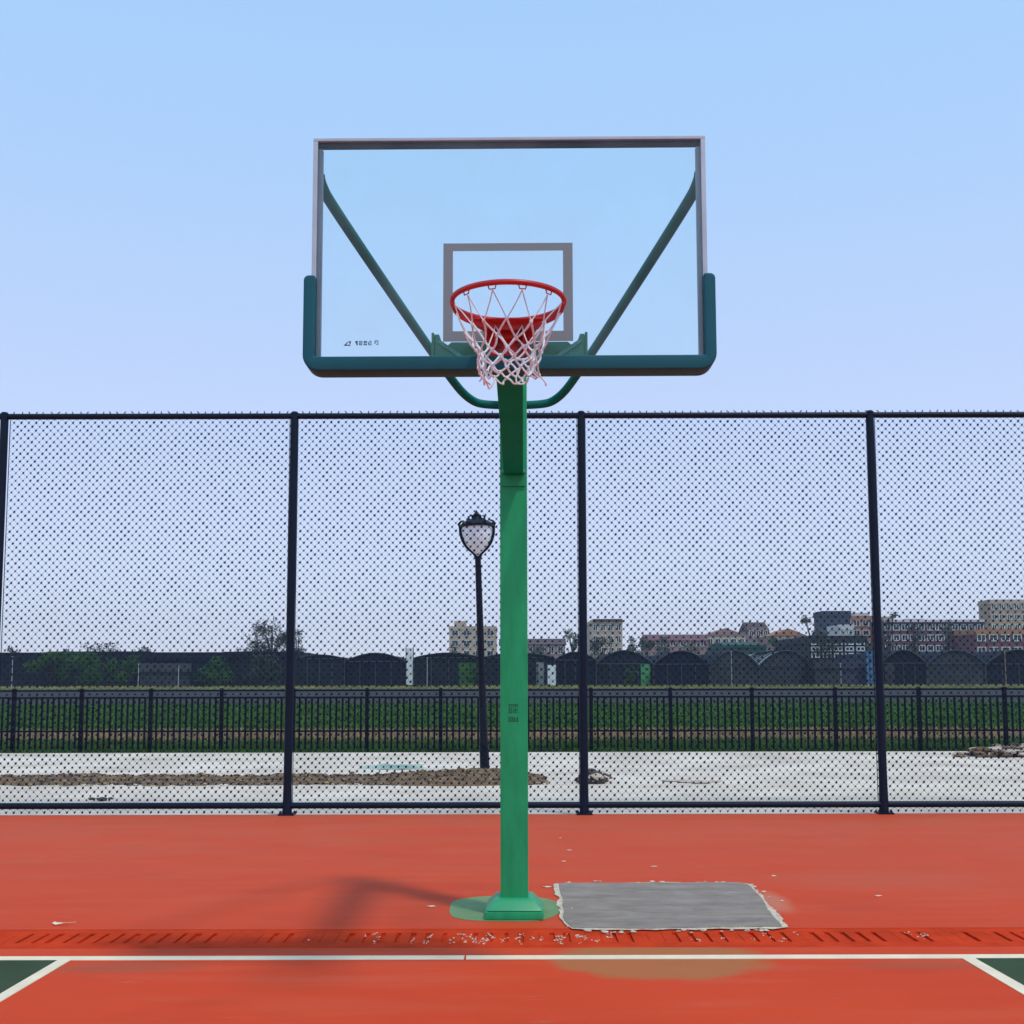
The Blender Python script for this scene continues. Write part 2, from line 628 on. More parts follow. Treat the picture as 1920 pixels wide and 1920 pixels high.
def sheet(name, x0, x1, y0, y1, nx, ny, z, m, label, zf=None):
    g = MB()
    vs = []
    for j in range(ny + 1):
        for i in range(nx + 1):
            x = x0 + (x1 - x0) * i / nx
            y = y0 + (y1 - y0) * j / ny
            vs.append((x, y, zf(x, y) if zf else z))
    fs = [(j * (nx + 1) + i, j * (nx + 1) + i + 1, (j + 1) * (nx + 1) + i + 1, (j + 1) * (nx + 1) + i)
          for j in range(ny) for i in range(nx)]
    g.add(vs, fs)
    return tag(g.build(name, m, smooth=bool(zf)), label, kind='structure')


FY = gnd(1095, 1527).y            # fence line
# far terrain, one sheet to the horizon
g = MB()
ys = [-60, 10, 22, 24, 27, 30, 34, 38, 43, 48, 54, 60, 66, 72, 78, 86, 120, 300, 900, 4500]
xs = [-4000, -900, -200, -80, -40, -20, 0, 20, 40, 80, 200, 900, 4000]
vs = [(x, y, terrain_h(y) - (0.03 if y < 24 else 0)) for y in ys for x in xs]
nx = len(xs)
g.add(vs, [(j * nx + i, j * nx + i + 1, (j + 1) * nx + i + 1, (j + 1) * nx + i) for j in range(len(ys) - 1) for i in range(nx - 1)])
tag(g.build('ground', M['field'], smooth=True), 'green and fallow field rising gently behind the low picket fence', kind='structure')

PAVE_END = gnd(960, 1411, -0.02).y
sheet('pavement', -60, 60, FY - 0.02, PAVE_END, 1, 1, -0.012, M['pavement'], 'pale concrete and sand strip between the court and picket fence')

DR0 = gnd(960, 1777).y
DR1 = gnd(960, 1741).y
g = MB()
g.span(-18, 18, -14, DR0, -0.05, 0.0)
tag(g.build('court_floor', M['court']), 'red painted court floor in front of the drain strip', kind='structure')
g = MB()
g.span(-18, 18, DR1, FY + 0.02, -0.05, 0.0)
tag(g.build('court_floor', M['court']), 'red painted court floor between drain strip and tall fence', kind='structure')

# drain strip: trough, slotted cover
g = MB()
g.span(-18, 18, DR0, DR1, -0.05, -0.016)
r1 = DR0 + (DR1 - DR0) * 0.28
r2 = DR0 + (DR1 - DR0) * 0.80
g.span(-18, 18, DR0 + .0005, r1, -0.0155, -0.001)
g.span(-18, 18, r2, DR1 - .0005, -0.0155, -0.003)
pitch = 0.088
x = -9.0
k = 0
while x < 9.0:
    wbar = pitch * random.uniform(0.55, 0.78)
    open_ = random.random()
    filled = 0.0
    if open_ < 0.30 and abs(x) < 6:
        wbar = pitch * 0.97
    g.span(x, x + wbar, r1, r2, -0.0155, -0.002 - random.random() * 0.002)
    x += pitch
tag(g.build('drain_channel', M['grate_red']), 'slotted red drain strip running across the court', kind='structure')
g = MB()
for px0, px1, n in ((780, 935, 26), (935, 1160, 26), (1290, 1500, 10), (1700, 1760, 4), (560, 780, 7)):
    for i in range(n):
        px = random.uniform(px0, px1)
        p = gnd(px, random.uniform(1750, 1767))
        for q in range(random.randint(2, 5)):
            g.blob((p.x + random.uniform(-.015, .015), p.y + random.uniform(-.04, .04), 0.0), random.uniform(.003, .0065), jit=.35, sq=(1, 1.6, .5))
tag(g.build('mortar_crumbs', M['cream_edge']), 'cream mortar crumbs caught in the drain slots', 'rubble', kind='stuff')

# painted lines and green corner areas
def flat(name, poly, z, m, label, kind='structure', thick=0.004):
    g = MB()
    g.prism(poly, 'z', z - thick + 0.0005, z)
    return tag(g.build(name, m), label, kind=kind)


def gp(px, py):
    p = gnd(px, py)
    return (p.x, p.y)


yl0 = gnd(960, 1799.5).y
yl1 = gnd(960, 1792.5).y
xg = gp(871, 1796)[0]
flat('baseline', [(-9, yl0), (xg - .006, yl0), (xg - .004, yl1), (-9, yl1)], 0.004, M['line_paint'], 'cream baseline, left length up to the small break')
flat('baseline', [(xg + .006, yl0), (9, yl0), (9, yl1), (xg + .004, yl1)], 0.004, M['line_paint'], 'cream baseline, right length from the small break')
yb = gnd(960, 1960).y - 1.0


def ext(a, b, y):
    tq = (y - a[1]) / (b[1] - a[1])
    return (a[0] + (b[0] - a[0]) * tq, y)


La, Lb = gp(107, 1799.5), gp(0, 1862)      # outer edge
Lc, Ld = gp(131, 1799.5), gp(0, 1877)      # inner edge
flat('key_line', [La, Lc, ext(Lc, Ld, yb), ext(La, Lb, yb)], 0.004, M['line_paint'], 'slanted cream key line on the left of the court')
flat('green_court_area', [(-9, La[1] - .001), (La[0] - .002, La[1] - .001), (ext(La, Lb, yb)[0] - .002, yb), (-9, yb)], 0.003, M['green_court'], 'dark green painted area left of the key line')
Ra, Rb = gp(1827, 1799.5), gp(1920, 1852)
Rc, Rd = gp(1803, 1799.5), gp(1920, 1869)
flat('key_line', [Rc, Ra, ext(Ra, Rb, yb), ext(Rc, Rd, yb)], 0.004, M['line_paint'], 'slanted cream key line on the right of the court')
flat('green_court_area', [(Ra[0] + .002, Ra[1] - .001), (9, Ra[1] - .001), (9, yb), (ext(Ra, Rb, yb)[0] + .002, yb)], 0.003, M['green_court'], 'dark green painted area right of the key line')

# green painted patch round the pole foot
c0 = gnd(945, 1703)
pts = []
for i in range(48):
    a = 2 * math.pi * i / 48
    ca, sa = math.cos(a), math.sin(a)
    rx, ry = 0.355, (gnd(945, 1680).y - gnd(945, 1728).y) / 2
    e_ = 2 / 2.7
    rr = 1 + 0.02 * math.sin(5 * a + 1)
    pts.append((c0.x + rr * rx * math.copysign(abs(ca) ** e_, ca), c0.y + rr * ry * math.copysign(abs(sa) ** e_, sa)))
flat('green_floor_patch', pts, 0.003, M['green_patch'], 'rounded dull green paint patch under the hoop pole', thick=0.003)

# cement repair with ragged cream edge
def rag(pxs, n, jit, grow=0.0, seed=1):
    rnd = random.Random(seed)
    o = []
    cx = sum(p[0] for p in pxs) / len(pxs)
    cy = sum(p[1] for p in pxs) / len(pxs)
    for i in range(len(pxs)):
        a, b = pxs[i], pxs[(i + 1) % len(pxs)]
        L_ = math.hypot(b[0] - a[0], b[1] - a[1])
        m_ = max(2, int(L_ * n))
        for j in range(m_):
            t_ = j / m_
            x = a[0] + (b[0] - a[0]) * t_
            y = a[1] + (b[1] - a[1]) * t_
            dx, dy = (b[1] - a[1]) / L_, -(b[0] - a[0]) / L_
            k_ = grow + jit * (noise.noise(Vector((x * 6, y * 6, seed))) + 0.7 * rnd.uniform(-1, 1))
            o.append((x + dx * k_, y + dy * k_))
    return o


corners = [gp(1046, 1659), gp(1054, 1692), gp(1057, 1728), gp(1072, 1742), gp(1180, 1744), gp(1467, 1741), gp(1440, 1712), gp(1428, 1690), gp(1402, 1662), gp(1385, 1658)]
flat('cement_patch', rag(corners, 14, 0.020, 0.028, 5), 0.0075, M['cream_edge'], 'ragged cream mortar rim of the cement repair', thick=0.003)
flat('cement_patch', rag(corners, 10, 0.006, 0.0, 3), 0.012, M['cement'], 'grey cement repair patch right of the pole', thick=0.004)
g = MB()
rnd = random.Random(9)
for (a, b, n) in (((1402, 1662), (1466, 1742), 46), ((1046, 1659), (1057, 1740), 22), ((1060, 1656), (1390, 1656), 14), ((1080, 1747), (1440, 1746), 26)):
    for i in range(n):
        t_ = rnd.random()
        p = gnd(a[0] + (b[0] - a[0]) * t_ + rnd.gauss(4, 5), a[1] + (b[1] - a[1]) * t_ + rnd.gauss(0, 2))
        s_ = rnd.uniform(.006, .017)
        g.blob((p.x, p.y, s_ * .3), s_, jit=.35, sq=(1.4, 1.3, .5))
tag(g.build('mortar_lumps', M['cream_edge']), 'cream mortar lumps along the rim of the cement repair', 'rubble', kind='stuff')


# loose scraps on the floor
def scrap(px, py, pts, label, cat, grp, name='paint_flake', m=None, h=0.006):
    p = gnd(px, py)
    g = MB()
    n = len(pts)
    vs = [(x, y, h * 0.3 + h * math.sin(i * 2.1) ** 2) for i, (x, y) in enumerate(pts)]
    vs += [(x, y, z_ + 0.0025) for x, y, z_ in vs]
    g.add(vs, [tuple(range(n - 1, -1, -1)), tuple(range(n, 2 * n))] + [(i, (i + 1) % n, (i + 1) % n + n, i + n) for i in range(n)])
    o = g.build(name, m or M['chip'])
    o.location = (p.x, p.y, 0.001)
    return tag(o, label, cat, grp)


scrap(104, 1733, [(-.028, .055), (-.018, .03), (.0, .008), (.06, .012), (.11, .02), (.05, -.006), (.0, -.014), (-.022, -.004)], 'curled white paper scrap lying near the left end of the drain', 'scrap', None, 'paper_scrap', M['line_paint'], 0.012)
fl = [(807, 1700, .035, 'pinkish paint flake on the floor left of the pole foot'),
      (1050, 1572, .016, 'small pale chip, the nearest to the tall fence'),
      (1066, 1595, .026, 'thin pale chip between fence and cement patch'),
      (1056, 1616, .024, 'pale chip just behind the left corner of the cement patch'),
      (1225, 1626, .030, 'pale chip behind the middle of the cement patch'),
      (1449, 1644, .028, 'pale chip behind the right corner of the cement patch'),
      (1465, 1691, .016, 'tiny cream chip beside the ragged right rim of the cement patch'),
      (1645, 1682, .030, 'pale pink flake alone on the floor at far right'),
      (1025, 1664, .045, 'cream smear of mortar between the pole foot and cement patch')]
for px, py, s_, lb in fl:
    rnd = random.Random(px)
    pts = [(s_ * math.cos(a) * rnd.uniform(.6, 1.2), .45 * s_ * math.sin(a) * rnd.uniform(.5, 1.2)) for a in [i * math.pi / 4 for i in range(8)]]
    scrap(px, py, pts, lb, 'flake', 'pale flakes on the court floor', h=0.003)

# ------------------------------------------------------------------ the hoop
PB = gnd(963, 1690)
HY = 6.98
hoop = empty('basketball_hoop', (0.013, HY, 0), R(-0.60), 'green steel basketball hoop with a clear backboard and red rim standing on the court', 'basketball hoop')
HM = hoop.matrix_world.copy()
HM = Matrix.Translation(hoop.location) @ Matrix.Rotation(R(-0.60), 4, 'Z')
HI = HM.inverted()


def hat(px, py, Y):
    return HI @ at(px, py, Y)


g = MB()
PW = 0.172
g.span(-PW / 2, PW / 2, -PW / 2, PW / 2, 0.10, 3.42)
pole = g.build('pole', M['pole_green'], hoop, bevel=0.010)
# base
g = MB()
g.span(-.178, .178, -.178, .178, 0.004, 0.052)
base = g.build('base_plate', M['pole_green'], hoop, bevel=0.014)
g = MB()
g.frustum((0, 0, 0.054), (.352, .352), (.225, .225), 0.066)
g.build('base_cover', mat('base_green', (0.022, 0.33, 0.13, 1), 0.42, var=0.05, vscale=4), hoop, bevel=0.02)
# stencilled characters on the pole (lettering only half legible in the photo)
def strokes(g, rects, x0, z0, w_, h_, y, d=0.0012):
    for (a, b, c, e) in rects:
        g.span(x0 + a * w_, x0 + c * w_, y - d, y + 0.0008, z0 - e * h_, z0 - b * h_)


ch1 = [(0, 0, 1, .05), (0, .18, .42, .23), (.55, .14, 1, .19), (.08, .05, .14, .45), (.34, .05, .40, .45), (.5, .05, .56, .42), (.72, .08, .78, .45), (.92, .05, .98, .45),
       (0, .42, .4, .47), (.05, .58, .38, .63), (.05, .75, .38, .80), (.05, .5, .11, 1), (.32, .5, .38, 1), (0, .93, .4, 1), (.48, .58, 1, .63), (.5, .72, .95, .77), (.48, .9, 1, .95), (.70, .45, .76, 1), (.5, .6, .56, .95)]
ch2 = [(0, 0, .3, .09), (0, .85, 1, 1), (.06, 0, .14, 1), (.24, 0, .32, 1), (.42, .1, .49, .9), (.58, .05, .66, .9), (.36, .05, .7, .16), (.76, .3, .98, .4), (.86, .0, .93, .9), (.76, .6, 1, .7), (.4, .45, .7, .55)]
g = MB()
a = hat(953, 1320, HY - PW / 2)
b = hat(971, 1337, HY - PW / 2)
strokes(g, ch1, a.x, a.z, b.x - a.x, a.z - b.z, -PW / 2)
g.build('stencilled_character', M['stencil'], pole)
g = MB()
a = hat(952, 1344, HY - PW / 2)
b = hat(972, 1353, HY - PW / 2)
strokes(g, ch2, a.x, a.z, b.x - a.x, a.z - b.z, -PW / 2)
g.build('stencilled_character', M['stencil'], pole)

BD = -2.10                                     # board front plane, local y
# arm: tapering box from the pole to the board
g = MB()
zb = hat(960, 890, HY - PW / 2).z
g.prism([(-PW / 2 - .0005, zb), (BD + .06, 2.84), (BD + .06, 3.0), (-PW / 2 - .0005, 3.32)], 'x', -0.062, 0.062)
arm = g.build('arm', mat('arm_green', (0.003, 0.40, 0.28, 1), 0.7, spec=0.05, var=.1, vscale=4), hoop, bevel=0.006)
g = MB()
g.span(-.075, .075, -PW / 2 - .012, -PW / 2 + .001, zb - .075, zb - .002)
g.build('arm_flange', M['pole_green'], arm, bevel=0.003)
for s_ in (-1, 1):
    g = MB()
    g.tube([(s_ * .066, -PW / 2 - .002, zb + .02), (s_ * .066, -PW / 2 - .03, zb + .02)], 0.012, 6)
    g.build('bolt', M['bolt'], arm)
# bent pipe brace
pt = []
L0 = hat(601, 328, HY + BD + .09)
L1 = hat(601, 340, HY + BD + .09)
L2 = hat(615, 378, HY + BD + .18)
L3 = hat(848, 714, HY - .28)
L4 = hat(884, 752, HY - .02)
L5 = hat(915, 760, HY)
half = [L0, L1, L2, L3, L4, L5]


def smooth_path(P, it=3, keep=True):
    for _ in range(it):
        q = [P[0]]
        for i in range(len(P) - 1):
            q.append(P[i] * .75 + P[i + 1] * .25)
            q.append(P[i] * .25 + P[i + 1] * .75)
        q.append(P[-1])
        P = q
    return P


for v_, xx_ in ((L0, -.893), (L1, -.890), (L2, -.862)):
    v_.x = xx_
full = half + [Vector((-p.x, p.y, p.z)) for p in reversed(half)]
g = MB()
g.tube(smooth_path(full, 3), 0.027, 12)
g.build('brace_pipe', mat('brace_teal', (0.008, 0.16, 0.13, 1), 0.6, spec=0.12, var=.1, vscale=3), hoop, smooth=True)

# backboard
Yb = HY + BD
BW, Z0, Z1 = 0.906, 2.885, hat(954, 257.5, Yb).z
g = MB()
g.span(-BW + .02, BW - .02, BD, BD + .010, Z0 + .01, Z1 - .012)
board = g.build('backboard', M['glass'], hoop)
# metal frame: outer channel in front, deeper bar behind
g = MB()
fw = 0.021
g.span(-BW, -BW + fw, BD - .004, BD + .014, Z0, Z1 - .0145)
g.span(BW - fw, BW, BD - .004, BD + .014, Z0, Z1 - .0145)
g.span(-BW, BW, BD - .004, BD + .014, Z1 - .014, Z1)
g.span(-BW + fw + .0005, BW - fw - .0005, BD - .004, BD + .014, Z0, Z0 + .03)
g.build('frame', M['aluminium'], board, bevel=0.002)
g = MB()
dk = mat('frame_inner', (0.34, 0.42, 0.46, 1), 0.6, 0.0, var=0.1, vscale=4)
g.span(-BW + .018, -BW + .040, BD + .016, BD + .05, Z0, Z1 - .042)
g.span(BW - .040, BW - .018, BD + .016, BD + .05, Z0, Z1 - .042)
g.span(-BW + .040, BW - .040, BD + .016, BD + .05, Z0, Z0 + .035)
g.build('rear_frame', dk, board, bevel=0.003)
g = MB()
g.span(-BW + .016, BW - .016, BD + .016, BD + .050, Z1 - .030, Z1 - .010)
g.build('top_rail', M['rail_shade_black'], board)  # shade under the top frame edge, put into the black colour
# target square
a = hat(833, 456, Yb)
b = hat(1076, 640, Yb)
tx0, tx1, tz1, tz0 = a.x, b.x, a.z, b.z
lw = 0.044
g = MB()
yy0, yy1 = BD - .0015, BD - .0002
g.span(tx0, tx1, yy0, yy1, tz1 - .036, tz1)
g.span(tx0, tx1, yy0, yy1, tz0, tz0 + .048)
g.span(tx0, tx0 + lw, yy0, yy1, tz0 + .048, tz1 - .036)
g.span(tx1 - lw, tx1, yy0, yy1, tz0 + .048, tz1 - .036)
g.build('target_square', M['target_paint'], board)
# small printed maker's mark (illegible blocks as in the photograph)
g = MB()
a = hat(645, 636, Yb)
sc = 1 / 409.0
y_ = BD - .0006


def up(px, py):
    return (a.x + (px - 645) * sc, a.z - (py - 636) * sc)


for tri in ([(645, 647), (652, 640), (654, 640), (650, 645), (658, 645), (658, 647)], [(653, 639), (659, 638), (658, 644), (656, 644), (656, 641)]):
    g.prism([up(*p) for p in tri], 'y', y_ - .0006, y_ + .0004)


def blk(px, py, w_, h_, rs):
    x0, z0 = up(px, py)
    strokes(g, rs, x0, z0, w_ * sc, h_ * sc, y_ + .0003, .001)


blk(667, 638, 5, 8, [(0, 0, 1, .2), (.2, .2, .8, .55), (.4, .5, .9, 1), (0, .3, .2, .5)])
blk(674, 638, 6, 8, [(0, 0, .2, 1), (.8, 0, 1, 1), (0, 0, 1, .15), (0, .85, 1, 1), (.3, .35, .7, .5), (.3, .6, .7, .75)])
blk(682.5, 638, 6.5, 8, [(0, 0, 1, .18), (0, .3, 1, .45), (.1, 0, .3, .8), (.6, .3, .8, 1), (0, .8, 1, 1)])
blk(691, 638, 6, 8, [(0, .3, .25, 1), (.4, 0, .6, .3), (.4, .0, 1, .15), (.8, 0, 1, 1), (.4, .85, 1, 1), (.4, .4, .55, 1)])
blk(703, 637, 7, 8.5, [(0, 0, .2, .8), (.3, 0, .45, .6), (.5, 0, .9, .14), (.8, .1, 1, .85), (.5, .85, .9, 1)])
g.build('printed_mark', M['mark_ink'], board)

# padding round the lower edge
def rounded(pts_r):
    """polygon with per-corner radius"""
    o = []
    n = len(pts_r)
    for i in range(n):
        p0 = Vector(pts_r[i - 1][:2])
        p1 = Vector(pts_r[i][:2])
        p2 = Vector(pts_r[(i + 1) % n][:2])
        r_ = pts_r[i][2]
        if r_ <= 0:
            o.append(tuple(p1))
            continue
        d0 = (p0 - p1).normalized()
        d1 = (p2 - p1).normalized()
        s0, s1 = p1 + d0 * r_, p1 + d1 * r_
        cc = p1 + d0 * r_ + d1 * r_
        for k_ in range(9):
            an = math.pi / 2 * k_ / 8
            o.append(tuple(cc - d1 * r_ * math.cos(an) - d0 * r_ * math.sin(an)))
    return o


zi = hat(954, 666, Yb - .03).z
zlo = hat(954, 693, Yb - .03).z
zs = hat(954, 513, Yb - .03).z
xo = 0.937
xi = 0.884
yf, yk = BD - .030, BD + .095
padpoly = rounded([(-xo, zlo, .075), (xo, zlo, .075), (xo, zs, .024), (xi, zs, .010), (xi, zi, .004), (-xi, zi, .004), (-xi, zs, .010), (-xo, zs, .024)])
me_poly = padpoly
bm = bmesh.new()
va = [bm.verts.new((x, yf, z)) for x, z in me_poly]
f_ = bm.faces.new(va)
r_ = bmesh.ops.extrude_face_region(bm, geom=[f_])
vv = [e for e in r_['geom'] if isinstance(e, bmesh.types.BMVert)]
bmesh.ops.translate(bm, verts=vv, vec=(0, yk - yf, 0))
es = [e for e in bm.edges if abs(e.verts[0].co.y - e.verts[1].co.y) < 1e-6]
bmesh.ops.bevel(bm, geom=es, offset=0.007, segments=3, affect='EDGES', profile=0.5)
bmesh.ops.triangulate(bm, faces=[f for f in bm.faces if len(f.verts) > 4])
bmesh.ops.recalc_face_normals(bm, faces=bm.faces)
me = bpy.data.meshes.new('padding')
bm.to_mesh(me)
bm.free()
me.materials.append(M['pad_teal'])
me.polygons.foreach_set('use_smooth', [True] * len(me.polygons))
try:
    me.set_sharp_from_angle(angle=R(50))
except Exception:
    pass
pad = bpy.data.objects.new('padding', me)
col.objects.link(pad)
pad.parent = hoop

# mount bracket seen through the glass
g = MB()
yb0, yb1 = BD + .10, BD + .24
zq = hat(954, 684, Yb + .13).z
zt = hat(954, 641, Yb + .10).z
g.prism([(-.29, zq), (.29, zq), (.30, zt - .025), (.27, zt), (-.27, zt), (-.30, zt - .025)], 'y', yb0, yb0 + .01)
br = g.build('mount_bracket', M['bracket_green'], hoop, bevel=0.002)
for s_ in (-1, 1):
    g = MB()
    zu = hat(954, 627, Yb + .07).z
    poly = [(s_ * .345, zu), (s_ * .325, zu), (s_ * .313, zu - .035), (s_ * .27, zu - .075), (s_ * .18, zu - .125), (s_ * .18, zq), (s_ * .345, zq)]
    g.prism(poly, 'y', yb0 - .035, yb0 - .004)
    g.build('wing', M['bracket_green'], br, bevel=0.003)
    g = MB()
    g.span(s_ * .347, s_ * .359, yb0 - .05, yb0 + .03, zq, zu + .004)
    g.build('end_plate', M['pole_green'], br, bevel=0.002)
    g = MB()
    g.prism([(s_ * .335, zu - .04), (s_ * .320, zu - .03), (s_ * .172, zu - .135), (s_ * .18, zu - .148)], 'y', yb0 - .050, yb0 - .036)
    g.build('stiffener', mat('stiffener_lit_green', (0.09, 0.46, 0.30, 1), 0.5), br)  # lighter green paints the light on the slanted bracket face

# rim
RC = Vector((0, BD - .385, 3.033))
RR = 0.236
g = MB()
g.tube([(RC.x + RR * math.cos(a_), RC.y + RR * math.sin(a_), RC.z) for a_ in [2 * math.pi * i / 96 for i in range(96)]], 0.0115, 12, closed=True)
# lower flange ring along the back half
n_ = 40
for i in range(n_):
    a0 = R(10) + (math.pi - R(20)) * i / n_
    a1 = R(10) + (math.pi - R(20)) * (i + 1) / n_
    def w_of(a_):
        return 0.030 * math.sin((a_ - R(10)) / (math.pi - R(20)) * math.pi) ** .5 + .002
    q = []
    for a_ in (a0, a1):
        for rr, zz in ((RR - .006, -.010), (RR + .006, -.010), (RR + .006, -.010 - w_of(a_)), (RR - .002, -.010 - w_of(a_))):
            q.append((RC.x + rr * math.cos(a_), RC.y + rr * math.sin(a_), RC.z + zz))
    g.add(q, [(0, 1, 5, 4), (1, 2, 6, 5), (2, 3, 7, 6), (3, 0, 4, 7)])
rim = g.build('rim', M['rim_red'], hoop, smooth=True)
hooks = [2 * math.pi * (i + .5) / 12 for i in range(12)]
for a_ in hooks:
    g = MB()
    c_ = Vector((RC.x + RR * math.cos(a_), RC.y + RR * math.sin(a_), RC.z - .012))
    t_ = Vector((-math.sin(a_), math.cos(a_), 0))
    g.tube([c_ - t_ * .016, c_ - t_ * .012 + Vector((0, 0, -.014)), c_ + t_ * .012 + Vector((0, 0, -.014)), c_ + t_ * .016], .003, 5)
    g.build('net_hook', M['rim_red'], rim, smooth=True)
# rim bracket: flared plate, upright box and back plate
g = MB()
g.prism([(-.20, BD - .215), (.20, BD - .215), (.10, BD - .006), (-.10, BD - .006)], 'z', RC.z - .016, RC.z - .009)
g.prism([(-.115, RC.z - .012), (.115, RC.z - .012), (.082, RC.z - .145), (-.082, RC.z - .145)], 'y', BD - .022, BD - .003)
for s_ in (-1, 1):
    g.prism([(BD - .023, RC.z - .018), (BD - .15, RC.z - .018), (BD - .13, RC.z - .05), (BD - .023, RC.z - .135)], 'x', s_ * .060, s_ * .068)
g.span(-.045, .045, BD - .085, BD - .023, RC.z - .060, RC.z - .018)
g.build('rim_bracket', M['rim_red'], rim, bevel=0.002)
DB = mat('dull_bolt', (0.25, 0.12, 0.1, 1), 0.5, 0.4)
for i, (x_, z_) in enumerate(((-.045, -.105), (.045, -.105), (-.045, -.075), (.045, -.075))):
    g = MB()
    g.tube([(x_, BD - .021, RC.z + z_), (x_, BD - .034, RC.z + z_)], .010, 6)
    g.build('bolt', DB, rim)

# net
rnd = random.Random(4)
levels = [(-.028, .229), (-.128, .180), (-.186, .146), (-.226, .128), (-.262, .120), (-.298, .116), (-.334, .112)]
nodes = []
for li, (z_, r_) in enumerate(levels):
    row = []
    for k_ in range(12):
        a_ = hooks[0] + 2 * math.pi * (k_ + 0.5 * (li % 2)) / 12
        j_ = 0 if li == 0 else (0.012 if li < 5 else .018)
        a2 = a_ + rnd.uniform(-1, 1) * j_ * 5
        rr = r_ + rnd.uniform(-j_, j_) * 0.8
        row.append(Vector((RC.x + rr * math.cos(a2), RC.y + rr * math.sin(a2) + .012 * (li > 1), RC.z + z_ + rnd.uniform(-j_, j_))))
    nodes.append(row)
g = MB()


def cord(p, q, r_=.0036, sag=.006, n=5):
    mid = Vector((rnd.uniform(-1, 1), rnd.uniform(-1, 1), rnd.uniform(-1, .3))) * sag
    P = [p.lerp(q, i / n) + mid * math.sin(math.pi * i / n) for i in range(n + 1)]
    g.tube(P, r_, 6)


for li in range(len(levels) - 1):
    for k_ in range(12):
        p = nodes[li][k_]
        if li % 2 == 0:
            tg = (nodes[li + 1][k_], nodes[li + 1][(k_ - 1) % 12])
        else:
            tg = (nodes[li + 1][k_], nodes[li + 1][(k_ + 1) % 12])
        for q in tg:
            if li >= 5 and rnd.random() < .22:
                # broken loop: frayed end
                cord(p, p + Vector((rnd.uniform(-.03, .03), rnd.uniform(-.03, .03), -rnd.uniform(.02, .05))), sag=.012)
                continue
            cord(p, q, r_=.0028 if li == 0 else .0044, sag=.004 + .004 * (li > 0))
        if li > 0:
            g.blob(p, .0085, jit=.2, sq=(1, 1, 1.2))
p = nodes[-1][9]
cord(p, p + Vector((.035, 0, -.028)), sag=.02)
net = g.build('net', M['net_cord'], hoop, smooth=True)

# ------------------------------------------------------------------ tall chain link fence
def fx(px):
    return (px - 960) / F * 1.0


f_root = empty('chain_link_fence', (0, FY, 0), 0, 'tall navy chain link fence with round posts behind the hoop', 'fence')
posts = [at(538, 1520, FY).x, at(1095, 1520, FY).x, at(1657, 1520, FY).x]
stp = (posts[2] - posts[0]) / 2
posts = [posts[0] - 2 * stp, posts[0] - stp] + posts + [posts[2] + stp]
lean = {2: .02, 3: 0.0, 4: -.03}
ZT = at(960, 779.5, FY).z
ZBR = at(960, 1509.5, FY).z
for i, x_ in enumerate(posts):
    g = MB()
    dx = lean.get(i, 0) * 0.6
    g.tube([(x_, 0, 0.0), (x_, 0, 0.35), (x_ + dx, 0, ZT + .02)], [.052, .045, .043], 16)
    po = g.build('post', M['fence_navy'], f_root, smooth=True)
    g = MB()
    g.lathe([(.045, ZT + .02), (.048, ZT + .03), (.03, ZT + .05), (.004, ZT + .055)], (x_ + dx, 0, 0), 12)
    g.build('post_cap', M['fence_navy'], po, smooth=True)
    g = MB()
    g.span(x_ - .085, x_ + .085, -.085, .085, 0.002, .016)
    for a_ in (-1, 1):
        for b_ in (-1, 1):
            g.tube([(x_ + a_ * .065, b_ * .065, .0165), (x_ + a_ * .065, b_ * .065, .034)], .010, 6)
    g.build('post_foot', M['fence_navy'], po)
g = MB()
g.tube([(posts[0], 0.0, ZT), (posts[-1], 0.0, ZT)], .034, 12)
g.build('top_rail', M['fence_navy'], f_root, smooth=True)
g = MB()
g.tube([(posts[0], 0.0, ZBR), (posts[-1], 0.0, ZBR)], .034, 12)
g.build('bottom_rail', M['fence_navy'], f_root, smooth=True)

# woven wire: each wire is an upright zigzag that hooks round its neighbours
CW, CH = 0.0412, 0.0880
WR = 0.0021


